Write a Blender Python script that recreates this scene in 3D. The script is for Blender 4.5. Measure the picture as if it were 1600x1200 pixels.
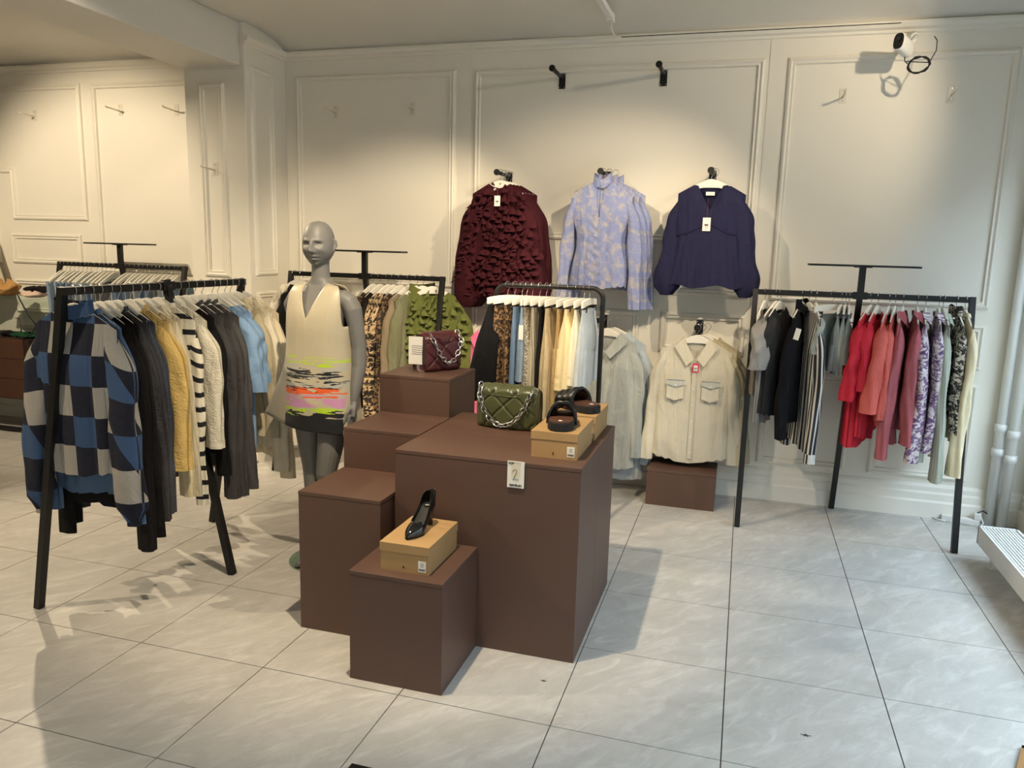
import bpy, bmesh, math, random
from mathutils import Vector, Matrix
PI = math.pi
sin, cos = math.sin, math.cos
R = math.radians
random.seed(7)
for o in list(bpy.data.objects): bpy.data.objects.remove(o)
sc = bpy.context.scene
C = sc.collection

# ------------------------------------------------------------------ camera
cd = bpy.data.cameras.new('camera'); cam = bpy.data.objects.new('camera', cd); C.objects.link(cam); sc.camera = cam
yaw, pit, rol = -0.2869, 0.1729, 0.0270
fw = Vector((sin(yaw)*cos(pit), cos(yaw)*cos(pit), -sin(pit))); ri = Vector((cos(yaw), -sin(yaw), 0)); up = ri.cross(fw)
r2 = cos(rol)*ri + sin(rol)*up; u2 = -sin(rol)*ri + cos(rol)*up
cam.matrix_world = Matrix(((r2.x, u2.x, -fw.x, 0), (r2.y, u2.y, -fw.y, 0), (r2.z, u2.z, -fw.z, 1.701), (0, 0, 0, 1)))
cd.sensor_fit = 'HORIZONTAL'; cd.sensor_width = 36; cd.lens = 36*1210.7/1600; cd.clip_start = 0.05

# ------------------------------------------------------------------ world, lights, exposure
w = bpy.data.worlds.new('sky'); sc.world = w; w.use_nodes = True
bg = w.node_tree.nodes['Background']; bg.inputs[0].default_value = (0.66, 0.83, 1.0, 1); bg.inputs[1].default_value = 8.0
def portal(loc, rot, sx, sy):
    l = bpy.data.lights.new('window_portal', 'AREA'); l.shape = 'RECTANGLE'; l.size = sx; l.size_y = sy
    l.cycles.is_portal = True
    o = bpy.data.objects.new('window_portal', l); o.location = loc; o.rotation_euler = rot; C.objects.link(o)
portal((1.86, 2.1, 1.44), (0, R(90), 0), 2.38, 6.5)
portal((0.3, -1.46, 1.5), (R(90), 0, 0), 2.0, 2.4)
WARM = (1.0, 0.82, 0.58)
def spot(loc, target, watts, size=75, blend=0.6, col=WARM, rad=0.025):
    l = bpy.data.lights.new('track_spot', 'SPOT'); l.energy = watts; l.spot_size = R(size); l.spot_blend = blend
    l.color = col; l.shadow_soft_size = rad
    o = bpy.data.objects.new('track_spot', l); o.location = loc; C.objects.link(o)
    o.rotation_euler = (Vector(target)-Vector(loc)).to_track_quat('-Z', 'Y').to_euler()
SPOTS = [
    ((1.30, 4.30, 3.12), (-0.6, 5.6, 2.3), 46, 100),
    ((0.55, 3.10, 3.12), (-1.2, 5.6, 1.25), 190, 52),
    ((-0.9, 3.00, 3.12), (-2.7, 5.6, 0.95), 280, 50),
    ((-1.6, 3.60, 3.12), (-0.4, 5.6, 0.8), 120, 54),
    ((-1.2, 2.40, 3.12), (-1.5, 3.5, 0.8), 250, 70),
    ((-5.0, 4.40, 3.12), (-2.2, 2.6, 0.0), 240, 84),
    ((-5.6, 3.20, 3.12), (-5.3, 5.6, 1.25), 235, 84),
    ((-3.3, 2.90, 3.12), (-4.2, 5.4, 1.2), 45, 60),
    ((-4.6, 1.20, 3.12), (-3.0, 2.2, 0.0), 210, 90),
]
for s in SPOTS: spot(*s)
vs = sc.view_settings; vs.view_transform = 'Standard'; vs.look = 'None'; vs.gamma = 1; vs.use_curve_mapping = False; vs.exposure = 0.2

# ------------------------------------------------------------------ materials
def srgb(r, g, b):
    f = lambda c: (c/255/12.92) if c/255 <= 0.04045 else ((c/255+0.055)/1.055)**2.4
    return (f(r), f(g), f(b), 1)
class NT:
    def __init__(s, name):
        s.m = bpy.data.materials.new(name); s.m.use_nodes = True; s.t = s.m.node_tree; s.p = s.t.nodes['Principled BSDF']
    def n(s, typ, **kw):
        nd = s.t.nodes.new(typ)
        for k, v in kw.items():
            if k.startswith('_'): setattr(nd, k[1:], v)
            else:
                key = int(k[1:]) if k[0] == 'i' and k[1:].isdigit() else k.replace('__', ' ')
                if hasattr(v, 'is_output'): s.t.links.new(v, nd.inputs[key])
                else: nd.inputs[key].default_value = v
        return nd
    def set(s, **kw):
        for k, v in kw.items():
            k = k.replace('__', ' ')
            if hasattr(v, 'is_output'): s.t.links.new(v, s.p.inputs[k])
            else: s.p.inputs[k].default_value = v
        return s
    def uv(s): return s.n('ShaderNodeUVMap').outputs[0]
    def obj(s): return s.n('ShaderNodeTexCoord').outputs['Object']
    def scale(s, vec, x, y, z=1, rz=0): return s.n('ShaderNodeMapping', i0=vec, Scale=(x, y, z), Rotation=(0, 0, rz)).outputs[0]
    def noise(s, vec, sc_, det=3, rough=0.55, dist=0): return s.n('ShaderNodeTexNoise', Vector=vec, Scale=sc_, Detail=det, Roughness=rough, Distortion=dist).outputs[0]
    def ramp(s, fac, stops, interp='LINEAR'):
        r = s.n('ShaderNodeValToRGB', Fac=fac); e = r.color_ramp.elements; r.color_ramp.interpolation = interp
        while len(e) < len(stops): e.new(0.5)
        for el, (p, c) in zip(e, stops): el.position = p; el.color = c
        return r.outputs[0]
    def mix(s, fac, a, b):
        nd = s.t.nodes.new('ShaderNodeMix'); nd.data_type = 'RGBA'
        for i, v in ((0, fac), (6, a), (7, b)):
            if hasattr(v, 'is_output'): s.t.links.new(v, nd.inputs[i])
            else: nd.inputs[i].default_value = v
        return nd.outputs[2]
    def math(s, op, a, b=0.0):
        nd = s.t.nodes.new('ShaderNodeMath'); nd.operation = op
        for i, v in ((0, a), (1, b)):
            if hasattr(v, 'is_output'): s.t.links.new(v, nd.inputs[i])
            else: nd.inputs[i].default_value = v
        return nd.outputs[0]
    def bump(s, h, strength=0.3, dist=0.005):
        b = s.n('ShaderNodeBump', Height=h, Strength=strength, Distance=dist)
        if s.p.inputs['Normal'].is_linked: s.t.links.new(s.p.inputs['Normal'].links[0].from_socket, b.inputs['Normal'])
        s.t.links.new(b.outputs[0], s.p.inputs['Normal']); return s
    def folds(s, k=1.0):
        uv = s.uv(); a = s.noise(s.scale(uv, 15, 3.0), 1.0, 3, 0.5, 0.9); b = s.noise(s.scale(uv, 11, 9, 1, 0.5), 1.0, 4, 0.6, 1.0)
        s.bump(s.math('ADD', a, s.math('MULTIPLY', b, 0.5)), 0.6*k, 0.03); return s
MATS = {}
def plain(name, rgb, rough=0.6, metal=0.0, spec=0.5, var=0.06, vscale=6):
    if name in MATS: return MATS[name]
    t = NT(name); c = srgb(*rgb)
    n = t.noise(t.obj(), vscale, 4)
    d = tuple(x*(1-var) for x in c[:3])+(1,); l = tuple(min(1, x*(1+var)) for x in c[:3])+(1,)
    t.set(Base__Color=t.mix(n, d, l), Roughness=rough, Metallic=metal); t.p.inputs['Specular IOR Level'].default_value = spec
    MATS[name] = t.m; return t.m
def fabric(name, rgb, rough=0.92, var=0.18, bs=260, bstr=0.25, rib=0, knit=0):
    if name in MATS: return MATS[name]
    t = NT(name); c = srgb(*rgb); uv = t.uv()
    n = t.noise(t.obj(), 9, 4)
    d = tuple(x*(1-var) for x in c[:3])+(1,); l = tuple(min(1, x*(1+var)) for x in c[:3])+(1,)
    t.set(Base__Color=t.mix(n, d, l), Roughness=rough); t.p.inputs['Specular IOR Level'].default_value = 0.2
    t.folds()
    if rib:
        wv = t.n('ShaderNodeTexWave', Vector=uv, Scale=rib, Distortion=0.6, _bands_direction='X').outputs[1]; t.bump(wv, 0.7, 0.004)
    elif knit: t.bump(t.noise(uv, knit, 2), 0.8, 0.006)
    else: t.bump(t.noise(uv, bs, 2), bstr, 0.002)
    MATS[name] = t.m; return t.m
def pat_plaid():
    t = NT('plaid_knit'); uv = t.uv(); v = t.scale(uv, 1/0.118, 1/0.135)
    ck = t.n('ShaderNodeTexChecker', Vector=v, Scale=1.0).outputs[1]
    sx = t.n('ShaderNodeSeparateXYZ', i0=v)
    row = t.math('MODULO', t.math('FLOOR', t.math('ADD', sx.outputs[1], 40.0)), 4.0)
    col = t.math('MODULO', t.math('FLOOR', t.math('ADD', sx.outputs[0], 40.0)), 2.0)
    isw = t.math('COMPARE', col, 1.0)
    fuzz = t.noise(uv, 380, 2)
    cream = t.mix(fuzz, srgb(96, 96, 98), srgb(206, 200, 188))
    lt = t.mix(isw, srgb(56, 82, 120), cream)
    t.set(Base__Color=t.mix(ck, srgb(20, 24, 42), lt), Roughness=0.95); t.folds(0.8); t.bump(fuzz, 0.5, 0.004); return t.m
def pat_stripes(name, a, b, period, duty=0.5, axis=1, dist=0.0):
    t = NT(name); uv = t.uv(); sx = t.n('ShaderNodeSeparateXYZ', i0=uv)
    x = t.math('FRACT', t.math('MULTIPLY', t.math('ADD', sx.outputs[axis], 20.0), 1/period))
    t.set(Base__Color=t.mix(t.math('GREATER_THAN', x, duty), srgb(*a), srgb(*b)), Roughness=0.9)
    t.folds(0.8); t.bump(t.noise(uv, 200, 2), 0.3, 0.003); return t.m
def pat_leopard(name, base, mid, dark, s=26):
    t = NT(name); uv = t.uv(); nz = t.n('ShaderNodeTexNoise', Vector=uv, Scale=60.0).outputs[1]
    vv = t.n('ShaderNodeVectorMath', _operation='ADD', i0=uv, i1=t.n('ShaderNodeVectorMath', _operation='SCALE', i0=nz, Scale=0.012).outputs[0]).outputs[0]
    d = t.n('ShaderNodeTexVoronoi', Vector=t.scale(vv, s, s*0.8), Scale=1.0).outputs[0]
    t.set(Base__Color=t.ramp(d, [(0, srgb(*mid)), (0.16, srgb(*mid)), (0.24, srgb(*dark)), (0.5, srgb(*dark)), (0.58, srgb(*base))], 'LINEAR'), Roughness=0.8); t.folds(); return t.m
def pat_floral(name, base, c1, c2, s=30):
    t = NT(name); uv = t.uv(); n1 = t.noise(uv, s, 3, 0.6, 1.2); n2 = t.noise(uv, s*0.5, 2, 0.5, 2.0)
    c = t.ramp(n1, [(0.44, srgb(*base)), (0.5, srgb(*c1)), (0.6, srgb(*c1)), (0.64, srgb(*c2))])
    t.set(Base__Color=t.mix(t.math('GREATER_THAN', n2, 0.62), c, srgb(*base)), Roughness=0.85); t.folds(); return t.m
def pat_cloud(name, a, b, s=16):
    t = NT(name); uv = t.uv(); n = t.noise(uv, s, 5, 0.7, 0.4)
    t.set(Base__Color=t.ramp(n, [(0.47, srgb(*a)), (0.63, srgb(*b))]), Roughness=0.75); t.folds(0.8); t.bump(t.noise(uv, 120, 3), 0.4, 0.003); return t.m
def pat_sequin():
    t = NT('sequins'); uv = t.uv(); v = t.n('ShaderNodeTexVoronoi', Vector=uv, Scale=170.0)
    sx = t.n('ShaderNodeSeparateXYZ', i0=v.outputs[1])
    t.set(Base__Color=t.ramp(sx.outputs[0], [(0, srgb(120, 106, 88)), (0.5, srgb(190, 174, 148)), (0.9, srgb(245, 238, 222))]), Metallic=0.6, Roughness=0.3)
    t.bump(sx.outputs[1], 0.9, 0.004); return t.m
def pat_denim(name, rgb, var=0.3):
    t = NT(name); uv = t.uv(); c = srgb(*rgb); n = t.noise(uv, 14, 4, 0.6); n2 = t.noise(t.scale(uv, 500, 120), 1, 2)
    d = tuple(x*(1-var) for x in c[:3])+(1,); l = tuple(min(1, x*(1+var)) for x in c[:3])+(1,)
    t.set(Base__Color=t.mix(t.math('MULTIPLY', t.math('ADD', n, n2), 0.5), d, l), Roughness=0.9); t.folds(0.8); t.bump(n2, 0.3, 0.002); return t.m
def pat_dress():
    t = NT('dress_satin'); uv = t.uv(); sx = t.n('ShaderNodeSeparateXYZ', i0=uv)
    st = t.scale(uv, 5, 42); n = t.noise(st, 1, 4, 0.65, 0.6); fine = t.noise(t.scale(uv, 25, 140), 1, 3)
    wob = t.math('ADD', sx.outputs[1], t.math('MULTIPLY', t.math('SUBTRACT', n, 0.5), 0.13))
    base = srgb(184, 173, 146); z0 = 0.70
    k = lambda z: (z-0.70)/0.45
    blk, lime, org, pnk, slv = srgb(18, 18, 22), srgb(176, 208, 40), srgb(226, 92, 40), srgb(196, 142, 176), srgb(176, 172, 160)
    fac = t.math('DIVIDE', t.math('SUBTRACT', wob, z0), 0.45)
    bands = t.ramp(fac, [(0, blk), (k(0.845), blk), (k(0.85), lime), (k(0.868), slv), (k(0.876), pnk), (k(0.93), slv), (k(0.942), org), (k(0.972), blk), (k(0.98), slv), (k(1.01), blk), (k(1.028), slv), (k(1.042), blk), (k(1.062), slv), (k(1.085), base), (k(1.10), lime), (k(1.116), base), (k(1.128), lime), (k(1.138), base), (1, base)], 'CONSTANT')
    patch = t.math('GREATER_THAN', t.noise(t.scale(uv, 7, 30), 1, 2), 0.44)
    low = t.math('LESS_THAN', sx.outputs[1], 0.825)
    mk = t.math('MAXIMUM', patch, low)
    front = t.math('LESS_THAN', t.math('ABSOLUTE', t.math('SUBTRACT', sx.outputs[0], 0.03)), 0.165)
    t.set(Base__Color=t.mix(t.math('MULTIPLY', mk, front), base, bands), Roughness=0.42, Sheen__Weight=0.2)
    t.folds(0.15); t.bump(t.math('MULTIPLY', fine, front), 0.2, 0.003); return t.m

M = {}
M['wall'] = plain('wall_paint', (232, 227, 214), 0.55, var=0.02, vscale=2)
M['ceil'] = plain('ceiling_paint', (222, 218, 208), 0.8, var=0.03, vscale=1.5)
M['black'] = plain('black_metal', (22, 21, 21), 0.42, spec=0.4)
M['plinth'] = plain('brown_paint', (90, 66, 55), 0.5, var=0.04, vscale=3)
M['hanger'] = plain('white_wood', (232, 228, 216), 0.4)
M['steel'] = plain('chrome', (200, 200, 200), 0.22, metal=1.0)
M['white'] = plain('white_plastic', (226, 225, 220), 0.4)
M['paper'] = plain('white_paper', (236, 232, 222), 0.7)
M['ink'] = plain('black_ink', (25, 25, 28), 0.7)
M['kraft'] = plain('kraft_card', (172, 138, 92), 0.75, var=0.05)
M['kraft_in'] = M['kraft']
M['patent'] = plain('black_patent', (10, 10, 11), 0.08, spec=0.8)
M['insole'] = plain('black_insole', (30, 28, 28), 0.45)
M['slide'] = plain('black_leather', (16, 16, 17), 0.25)
M['footbed'] = plain('brown_footbed', (84, 56, 44), 0.5)
M['rubber'] = plain('black_rubber', (20, 19, 20), 0.7)
M['green_l'] = plain('green_leather', (76, 80, 50), 0.36, var=0.1)
M['burg_l'] = plain('burgundy_leather', (76, 30, 34), 0.4, var=0.1)
M['mann'] = plain('grey_mannequin', (118, 116, 112), 0.5, var=0.03)
M['wood'] = plain('dark_walnut', (78, 50, 36), 0.5, var=0.3, vscale=14)
M['clear'] = plain('acrylic_white', (226, 220, 205), 0.25)
def glass(name, col, a):
    t = NT(name); tr = t.n('ShaderNodeBsdfTransparent', Color=col); gl = t.n('ShaderNodeBsdfGlossy', Roughness=0.03)
    mx = t.n('ShaderNodeMixShader', Fac=a, i1=tr.outputs[0], i2=gl.outputs[0]); t.t.links.new(mx.outputs[0], t.t.nodes['Material Output'].inputs[0]); return t.m
M['pane'] = glass('window_glass', (0.97, 0.98, 0.98, 1), 0.06)
M['gglass'] = glass('green_glass', (0.93, 0.975, 0.95, 1), 0.05)
def tile_mat():
    t = NT('stone_tile'); o = t.n('ShaderNodeNewGeometry').outputs['Position']
    ro = t.scale(o, 1, 1, 1, -0.9); a = t.noise(t.scale(ro, 1.0, 1.9), 3.4, 7, 0.68, 0.9); b = t.noise(t.scale(ro, 1.6, 5), 3.2, 6, 0.62, 0.8); c = t.noise(o, 90, 2)
    col = t.mix(a, srgb(160, 156, 148), srgb(218, 214, 207)); col = t.mix(t.math('MULTIPLY', t.math('MULTIPLY', t.math('MAXIMUM', t.math('SUBTRACT', b, 0.5), 0.0), 4.0), 0.5), col, srgb(234, 232, 226))
    col = t.mix(t.math('MULTIPLY', c, 0.12), col, srgb(140, 136, 128))
    t.set(Base__Color=col, Roughness=0.42); t.bump(c, 0.05, 0.001); return t.m
M['tile'] = tile_mat(); M['grout'] = plain('grout', (74, 66, 62), 0.9)

# ------------------------------------------------------------------ mesh helpers
class MB:
    def __init__(s): s.v = []; s.f = []; s.uvs = None
    def quadgrid(s, P, closed_u=False, closed_v=False):
        """P[j][i] grid of points"""
        b = len(s.v); m = len(P); n = len(P[0])
        for row in P: s.v += [tuple(p) for p in row]
        for j in range(m-1 + (1 if closed_v else 0)):
            for i in range(n-1 + (1 if closed_u else 0)):
                a, c = j % m, (j+1) % m; d, e = i % n, (i+1) % n
                s.f.append((b+a*n+d, b+a*n+e, b+c*n+e, b+c*n+d))
        return b
    def box(s, x0, x1, y0, y1, z0, z1):
        b = len(s.v); s.v += [(x, y, z) for z in (z0, z1) for y in (y0, y1) for x in (x0, x1)]
        s.f += [(b, b+2, b+3, b+1), (b+4, b+5, b+7, b+6), (b, b+1, b+5, b+4), (b+2, b+6, b+7, b+3), (b, b+4, b+6, b+2), (b+1, b+3, b+7, b+5)]; return s
    def bar(s, p, q, wx, wy=None, upv=(0, 0, 1)):
        wy = wy or wx; p = Vector(p); q = Vector(q); d = (q-p).normalized(); u = Vector(upv)
        if abs(d.dot(u)) > 0.9: u = Vector((0, 1, 0))
        a = d.cross(u).normalized(); c = a.cross(d); b = len(s.v)
        for o in (p, q): s.v += [tuple(o + a*i*wx/2 + c*j*wy/2) for i, j in ((-1, -1), (1, -1), (1, 1), (-1, 1))]
        s.f += [(b, b+1, b+2, b+3), (b+7, b+6, b+5, b+4)] + [(b+i, b+4+i, b+4+(i+1) % 4, b+(i+1) % 4) for i in range(4)]; return s
    def tube(s, pts, r, n=8, caps=True, closed=False):
        pts = [Vector(p) for p in pts]; rings = []; prev = None
        for k, p in enumerate(pts):
            if closed: d = pts[(k+1) % len(pts)] - pts[k-1]
            else: d = pts[min(k+1, len(pts)-1)] - pts[max(k-1, 0)]
            d = d.normalized() if d.length > 0 else Vector((0, 0, 1))
            if prev is None: prev = d.orthogonal().normalized()
            a = (prev - d*prev.dot(d)); a = a.normalized() if a.length > 1e-6 else d.orthogonal().normalized(); prev = a
            c = d.cross(a); rr = r[k] if isinstance(r, (list, tuple)) else r
            ra, rb = rr if isinstance(rr, tuple) else (rr, rr)
            rings.append([p + a*cos(2*PI*i/n)*ra + c*sin(2*PI*i/n)*rb for i in range(n)])
        b = s.quadgrid(rings, closed_u=True, closed_v=closed)
        if caps and not closed:
            s.f.append(tuple(b+i for i in range(n))[::-1]); e = b+(len(pts)-1)*n; s.f.append(tuple(e+i for i in range(n)))
        return s
    def rings(s, R_, n=20, caps=True, sup=1.0):
        """R_: (cx,cy,z,rx,ry)"""
        g = []
        for cx, cy, z, rx, ry in R_:
            g.append([(cx+rx*math.copysign(abs(cos(2*PI*i/n))**sup, cos(2*PI*i/n)), cy+ry*math.copysign(abs(sin(2*PI*i/n))**sup, sin(2*PI*i/n)), z) for i in range(n)])
        b = s.quadgrid(g, closed_u=True)
        if caps:
            s.f.append(tuple(b+i for i in range(n))[::-1]); e = b+(len(R_)-1)*n; s.f.append(tuple(e+i for i in range(n)))
        return s
    def prism(s, pts, z0, z1):
        b = len(s.v); n = len(pts); s.v += [(x, y, z0) for x, y in pts] + [(x, y, z1) for x, y in pts]
        s.f += [tuple(range(b, b+n))[::-1], tuple(range(b+n, b+2*n))] + [(b+i, b+(i+1) % n, b+n+(i+1) % n, b+n+i) for i in range(n)]; return s
    def mesh(s, name, mat, smooth=False):
        me = bpy.data.meshes.new(name); me.from_pydata(s.v, [], s.f); me.materials.append(mat)
        if smooth: me.shade_smooth() if hasattr(me, 'shade_smooth') else [setattr(p, 'use_smooth', True) for p in me.polygons]
        if s.uvs:
            l = me.uv_layers.new(name='UVMap')
            for lp in me.loops: l.data[lp.index].uv = s.uvs[lp.vertex_index]
        me.update(); return me
    def build(s, name, mat, parent=None, smooth=False, bevel=0):
        o = bpy.data.objects.new(name, s.mesh(name, mat, smooth)); C.objects.link(o)
        if parent is not None: o.parent = parent
        if bevel:
            m = o.modifiers.new('bevel', 'BEVEL'); m.width = bevel; m.segments = 2; m.limit_method = 'ANGLE'
        return o
def inst(name, mesh, parent=None, loc=(0, 0, 0), rot=(0, 0, 0)):
    o = bpy.data.objects.new(name, mesh); C.objects.link(o); o.location = loc; o.rotation_euler = rot
    if parent is not None: o.parent = parent
    return o
def tag(o, label, cat, group=None):
    o['label'] = label; o['category'] = cat
    if group: o['group'] = group
    return o
def thing(name, label, cat, loc=(0, 0, 0), rz=0, group=None):
    o = bpy.data.objects.new(name, None); C.objects.link(o); o.location = loc; o.rotation_euler = (0, 0, rz); o.empty_display_size = 0.05
    return tag(o, label, cat, group)
def struct(o): o['kind'] = 'structure'; return o
def text(s, size, mat, parent, loc, rot, name='lettering', extr=0.0004, bold=0.0):
    c = bpy.data.curves.new('t', 'FONT'); c.body = s; c.size = size; c.extrude = extr; c.offset = bold; c.align_x = 'CENTER'
    t = bpy.data.objects.new('t', c); C.objects.link(t); dg = bpy.context.evaluated_depsgraph_get()
    me = bpy.data.meshes.new_from_object(t.evaluated_get(dg)); bpy.data.objects.remove(t); bpy.data.curves.remove(c)
    me.materials.clear(); me.materials.append(mat)
    return inst(name, me, parent, loc, rot)
def lerp(a, b, t): return a+(b-a)*t
def smooth(x): x = max(0, min(1, x)); return x*x*(3-2*x)
def interp(tab, x):
    for (a, va), (b, vb) in zip(tab, tab[1:]):
        if (a <= x <= b) or (b <= x <= a):
            t = (x-a)/(b-a); return va+(vb-va)*t
    return tab[0][1] if abs(x-tab[0][0]) < abs(x-tab[-1][0]) else tab[-1][1]

# ------------------------------------------------------------------ room shell
XL, XR, YF, YB, ZC = -8.6, 1.84, -1.5, 5.6, 3.25
fl = struct(MB().box(XL, XR, YF, YB, -0.06, -0.004).build('floor', M['grout']))
TX0, TY0 = -0.5592, 4.9008
tm = MB(); g = 0.0022; tm.box(g, 0.6-g, g, 0.6-g, -0.012, 0.0)
tme = tm.mesh('tile', M['tile'])
for i in range(-14, 5):
    for j in range(-8, 2):
        x, y = TX0+0.6*i, TY0+0.6*j
        if x < XL or y < 0.0: continue
        x1 = min(x+0.6, XR); y1 = min(y+0.6, YB)
        if x1-x < 0.02 or y1-y < 0.02: continue
        if x1-x > 0.59 and y1-y > 0.59: inst('tile', tme, fl, (x, y, 0))
        else: o = MB().box(g, x1-x-g, g, y1-y-g, -0.012, 0).build('tile', M['tile'], fl); o.location = (x, y, 0)
for x_, y_, k_ in ((-0.655, 2.78, 1.0), (0.33, 2.745, 1.2)):
    MB().prism([(x_+k_*0.012*(1+0.5*sin(3*a))*cos(a), y_+k_*0.006*(1+0.6*sin(5*a))*sin(a)) for a in [2*PI*i/18 for i in range(18)]], 0.0002, 0.0009).build('scuff_mark', plain('scuff', (70, 66, 64), 0.8), fl)
MB_near = MB().box(XL, XR, YF, TY0-0.6*8, -0.012, 0.0)
MB_near.build('tile_field', M['tile'], fl)
# ceiling: flat field with a cove down to the back wall
cm = MB(); prof = [(YF, ZC), (5.02, ZC)] + [(5.02+0.58*sin(a), ZC-0.11*(1-cos(a))) for a in [PI/2*k/8 for k in range(1, 9)]]
cm.quadgrid([[(XL, y, z) for y, z in prof], [(XR, y, z) for y, z in prof]])
struct(cm.build('ceiling', M['ceil'], smooth=True))
struct(MB().box(XL, XR+0.2, YF, YB, ZC+0.001, ZC+0.12).build('ceiling', M['ceil']))
wb = struct(MB().box(XL, XR+0.3, YB, YB+0.15, 0, ZC).build('wall_back', M['wall']))
struct(MB().box(XL-0.15, XL, YF, YB, 0, ZC).build('wall_left', M['wall']))
# front wall behind the photographer, with the shop window
wf = MB(); wf.box(XL, -0.7, YF-0.15, YF, 0, ZC).box(1.3, XR+0.3, YF-0.15, YF, 0, ZC).box(-0.7, 1.3, YF-0.15, YF, 0, 0.3).box(-0.7, 1.3, YF-0.15, YF, 2.7, ZC)
struct(wf.build('wall_front', M['wall']))
w2 = MB()
for x in (-0.7, 0.27, 1.24): w2.box(x, x+0.06, YF-0.1, YF-0.04, 0.3, 2.7)
w2.box(-0.7, 1.3, YF-0.1, YF-0.04, 0.3, 0.36).box(-0.7, 1.3, YF-0.1, YF-0.04, 2.64, 2.7)
w2o = struct(w2.build('window_2', M['white'])); MB().box(-0.7, 1.3, YF-0.08, YF-0.07, 0.3, 2.7).build('pane', M['pane'], w2o)
# right wall with the long window
WY0, WY1, WZ0, WZ1 = -1.1, 5.36, 0.25, 2.62
wr = MB(); wr.box(XR, XR+0.3, YF, WY0, 0, ZC).box(XR, XR+0.3, WY1, YB, 0, ZC).box(XR, XR+0.3, WY0, WY1, 0, WZ0).box(XR, XR+0.3, WY0, WY1, WZ1, ZC)
wro = struct(wr.build('wall_right', M['wall']))
w1 = MB()
for y in (WY0, 0.4, 1.95, 3.62, WY1-0.06): w1.box(XR+0.1, XR+0.16, y, y+0.06, WZ0, WZ1)
w1.box(XR+0.1, XR+0.16, WY0, WY1, WZ0, WZ0+0.07).box(XR+0.1, XR+0.16, WY0, WY1, WZ1-0.07, WZ1)
w1o = struct(w1.build('window_1', M['white'])); MB().box(XR+0.125, XR+0.135, WY0, WY1, WZ0, WZ1).build('pane', M['pane'], w1o)
MB().box(XR-0.05, XR+0.12, WY0, WY1, WZ0-0.005, WZ0+0.025).build('window_sill', M['white'], w1o, bevel=0.005)
# street outside: pavement, plus house fronts added to block low daylight
pv = struct(MB().box(-12, 40, -40, 40, -0.30, -0.15).build('ground_street', plain('asphalt', (96, 96, 98), 0.9)))
def house(name, label, x0, x1, y0, y1, h, face):
    t = thing(name, label, 'building', ((x0+x1)/2, (y0+y1)/2, -0.15)); a, b = (x1-x0)/2, (y1-y0)/2
    MB().box(-a, a, -b, b, 0, h).build('wall', plain('plaster_front', (150, 140, 128), 0.85), t); pane = plain('dark_pane', (40, 46, 52), 0.15)
    n = int(2*(b if face == 'x' else a)/2.2)
    for k in range(n):
        for z in (0.9, 3.7):
            q = -(b if face == 'x' else a)+1.1+2.2*k
            (MB().box(-a-0.03, -a+0.02, q-0.5, q+0.5, z, z+1.5) if face == 'x' else MB().box(q-0.5, q+0.5, b-0.02, b+0.03, z, z+1.5)).build('window', pane, t)
house('daylight_block_house', 'plastered house front across the street behind the right window', 8.6, 14, -12, 18, 6.2, 'x')
house('daylight_block_house', 'plastered house front across the street behind the shop front', -10, 8.0, -14, -9, 6.2, 'y')
# column and beam
col = struct(MB().box(-4.09, -3.57, 5.075, YB, 0, ZC).build('wall_column', M['wall'], bevel=0.006))
beam = struct(MB().box(-4.10, -3.61, YF, 5.2, 2.95, ZC).build('trim_1', M['ceil'], bevel=0.006))
beam.name = 'ceiling_beam'
# panel mouldings
PROFILE = [(0, 0), (0.006, 0.016), (0.018, 0.022), (0.03, 0.012), (0.042, 0.016), (0.05, 0)]
def moulding(poly, parent, place, name='panel_moulding'):
    """poly: closed list (a,b) clockwise or not; profile inset inwards"""
    n = len(poly); rows = []; ar = sum(poly[i][0]*poly[(i+1) % n][1]-poly[(i+1) % n][0]*poly[i][1] for i in range(n)); sg = 1 if ar > 0 else -1
    for k in range(n):
        p0, p1, p2 = Vector(poly[k-1]), Vector(poly[k]), Vector(poly[(k+1) % n])
        d1, d2 = (p1-p0).normalized(), (p2-p1).normalized(); n1 = Vector((-d1.y, d1.x))*sg; n2 = Vector((-d2.y, d2.x))*sg
        bis = (n1+n2); bis = bis/ max(1e-6, bis.length_squared)*2
        rows.append([place(p1.x+bis.x*a, p1.y+bis.y*a, h) for a, h in PROFILE])
    mb = MB(); mb.quadgrid(rows, closed_v=True); return mb.build(name, M['wall'], parent)
def rect(x0, x1, z0, z1): return [(x0, z0), (x1, z0), (x1, z1), (x0, z1)]
pb = lambda a, b, h: (a, YB-h, b)
WPAN = [rect(-3.475, -2.14, 1.39, 2.975), rect(-1.995, 0.02, 1.775, 2.97), rect(0.16, 1.49, 1.40, 2.97)]
for a, b in ((-1.995, -1.425), (-1.28, -0.71), (-0.565, 0.02)): WPAN += [rect(a, b, 1.41, 1.695), rect(a, b, 1.005, 1.29), rect(a, b, 0.30, 0.91)]
for a, b in ((-3.475, -2.88), (-2.735, -2.14), (0.16, 0.745), (0.885, 1.49)): WPAN += [rect(a, b, 1.005, 1.30), rect(a, b, 0.26, 0.915)]
WPAN += [[(-8.2, 2.25), (-6.42, 2.25), (-6.42, 1.84), (-5.62, 1.84), (-5.57, 1.84), (-5.57, 2.995), (-8.2, 2.995)], rect(-5.46, -4.16, 1.40, 2.99),
         rect(-6.46, -5.66, 1.45, 1.72), rect(-6.46, -5.66, 1.0, 1.31), rect(-8.2, -6.6, 1.45, 2.1), rect(-6.46, -5.66, 0.3, 0.9), rect(-5.46, -4.16, 0.3, 1.25)]
for p in WPAN: moulding(p, wb, pb)
pcf = lambda a, b, h: (a, 5.075-h, b); pcr = lambda a, b, h: (-3.57+h, a, b)
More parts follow.
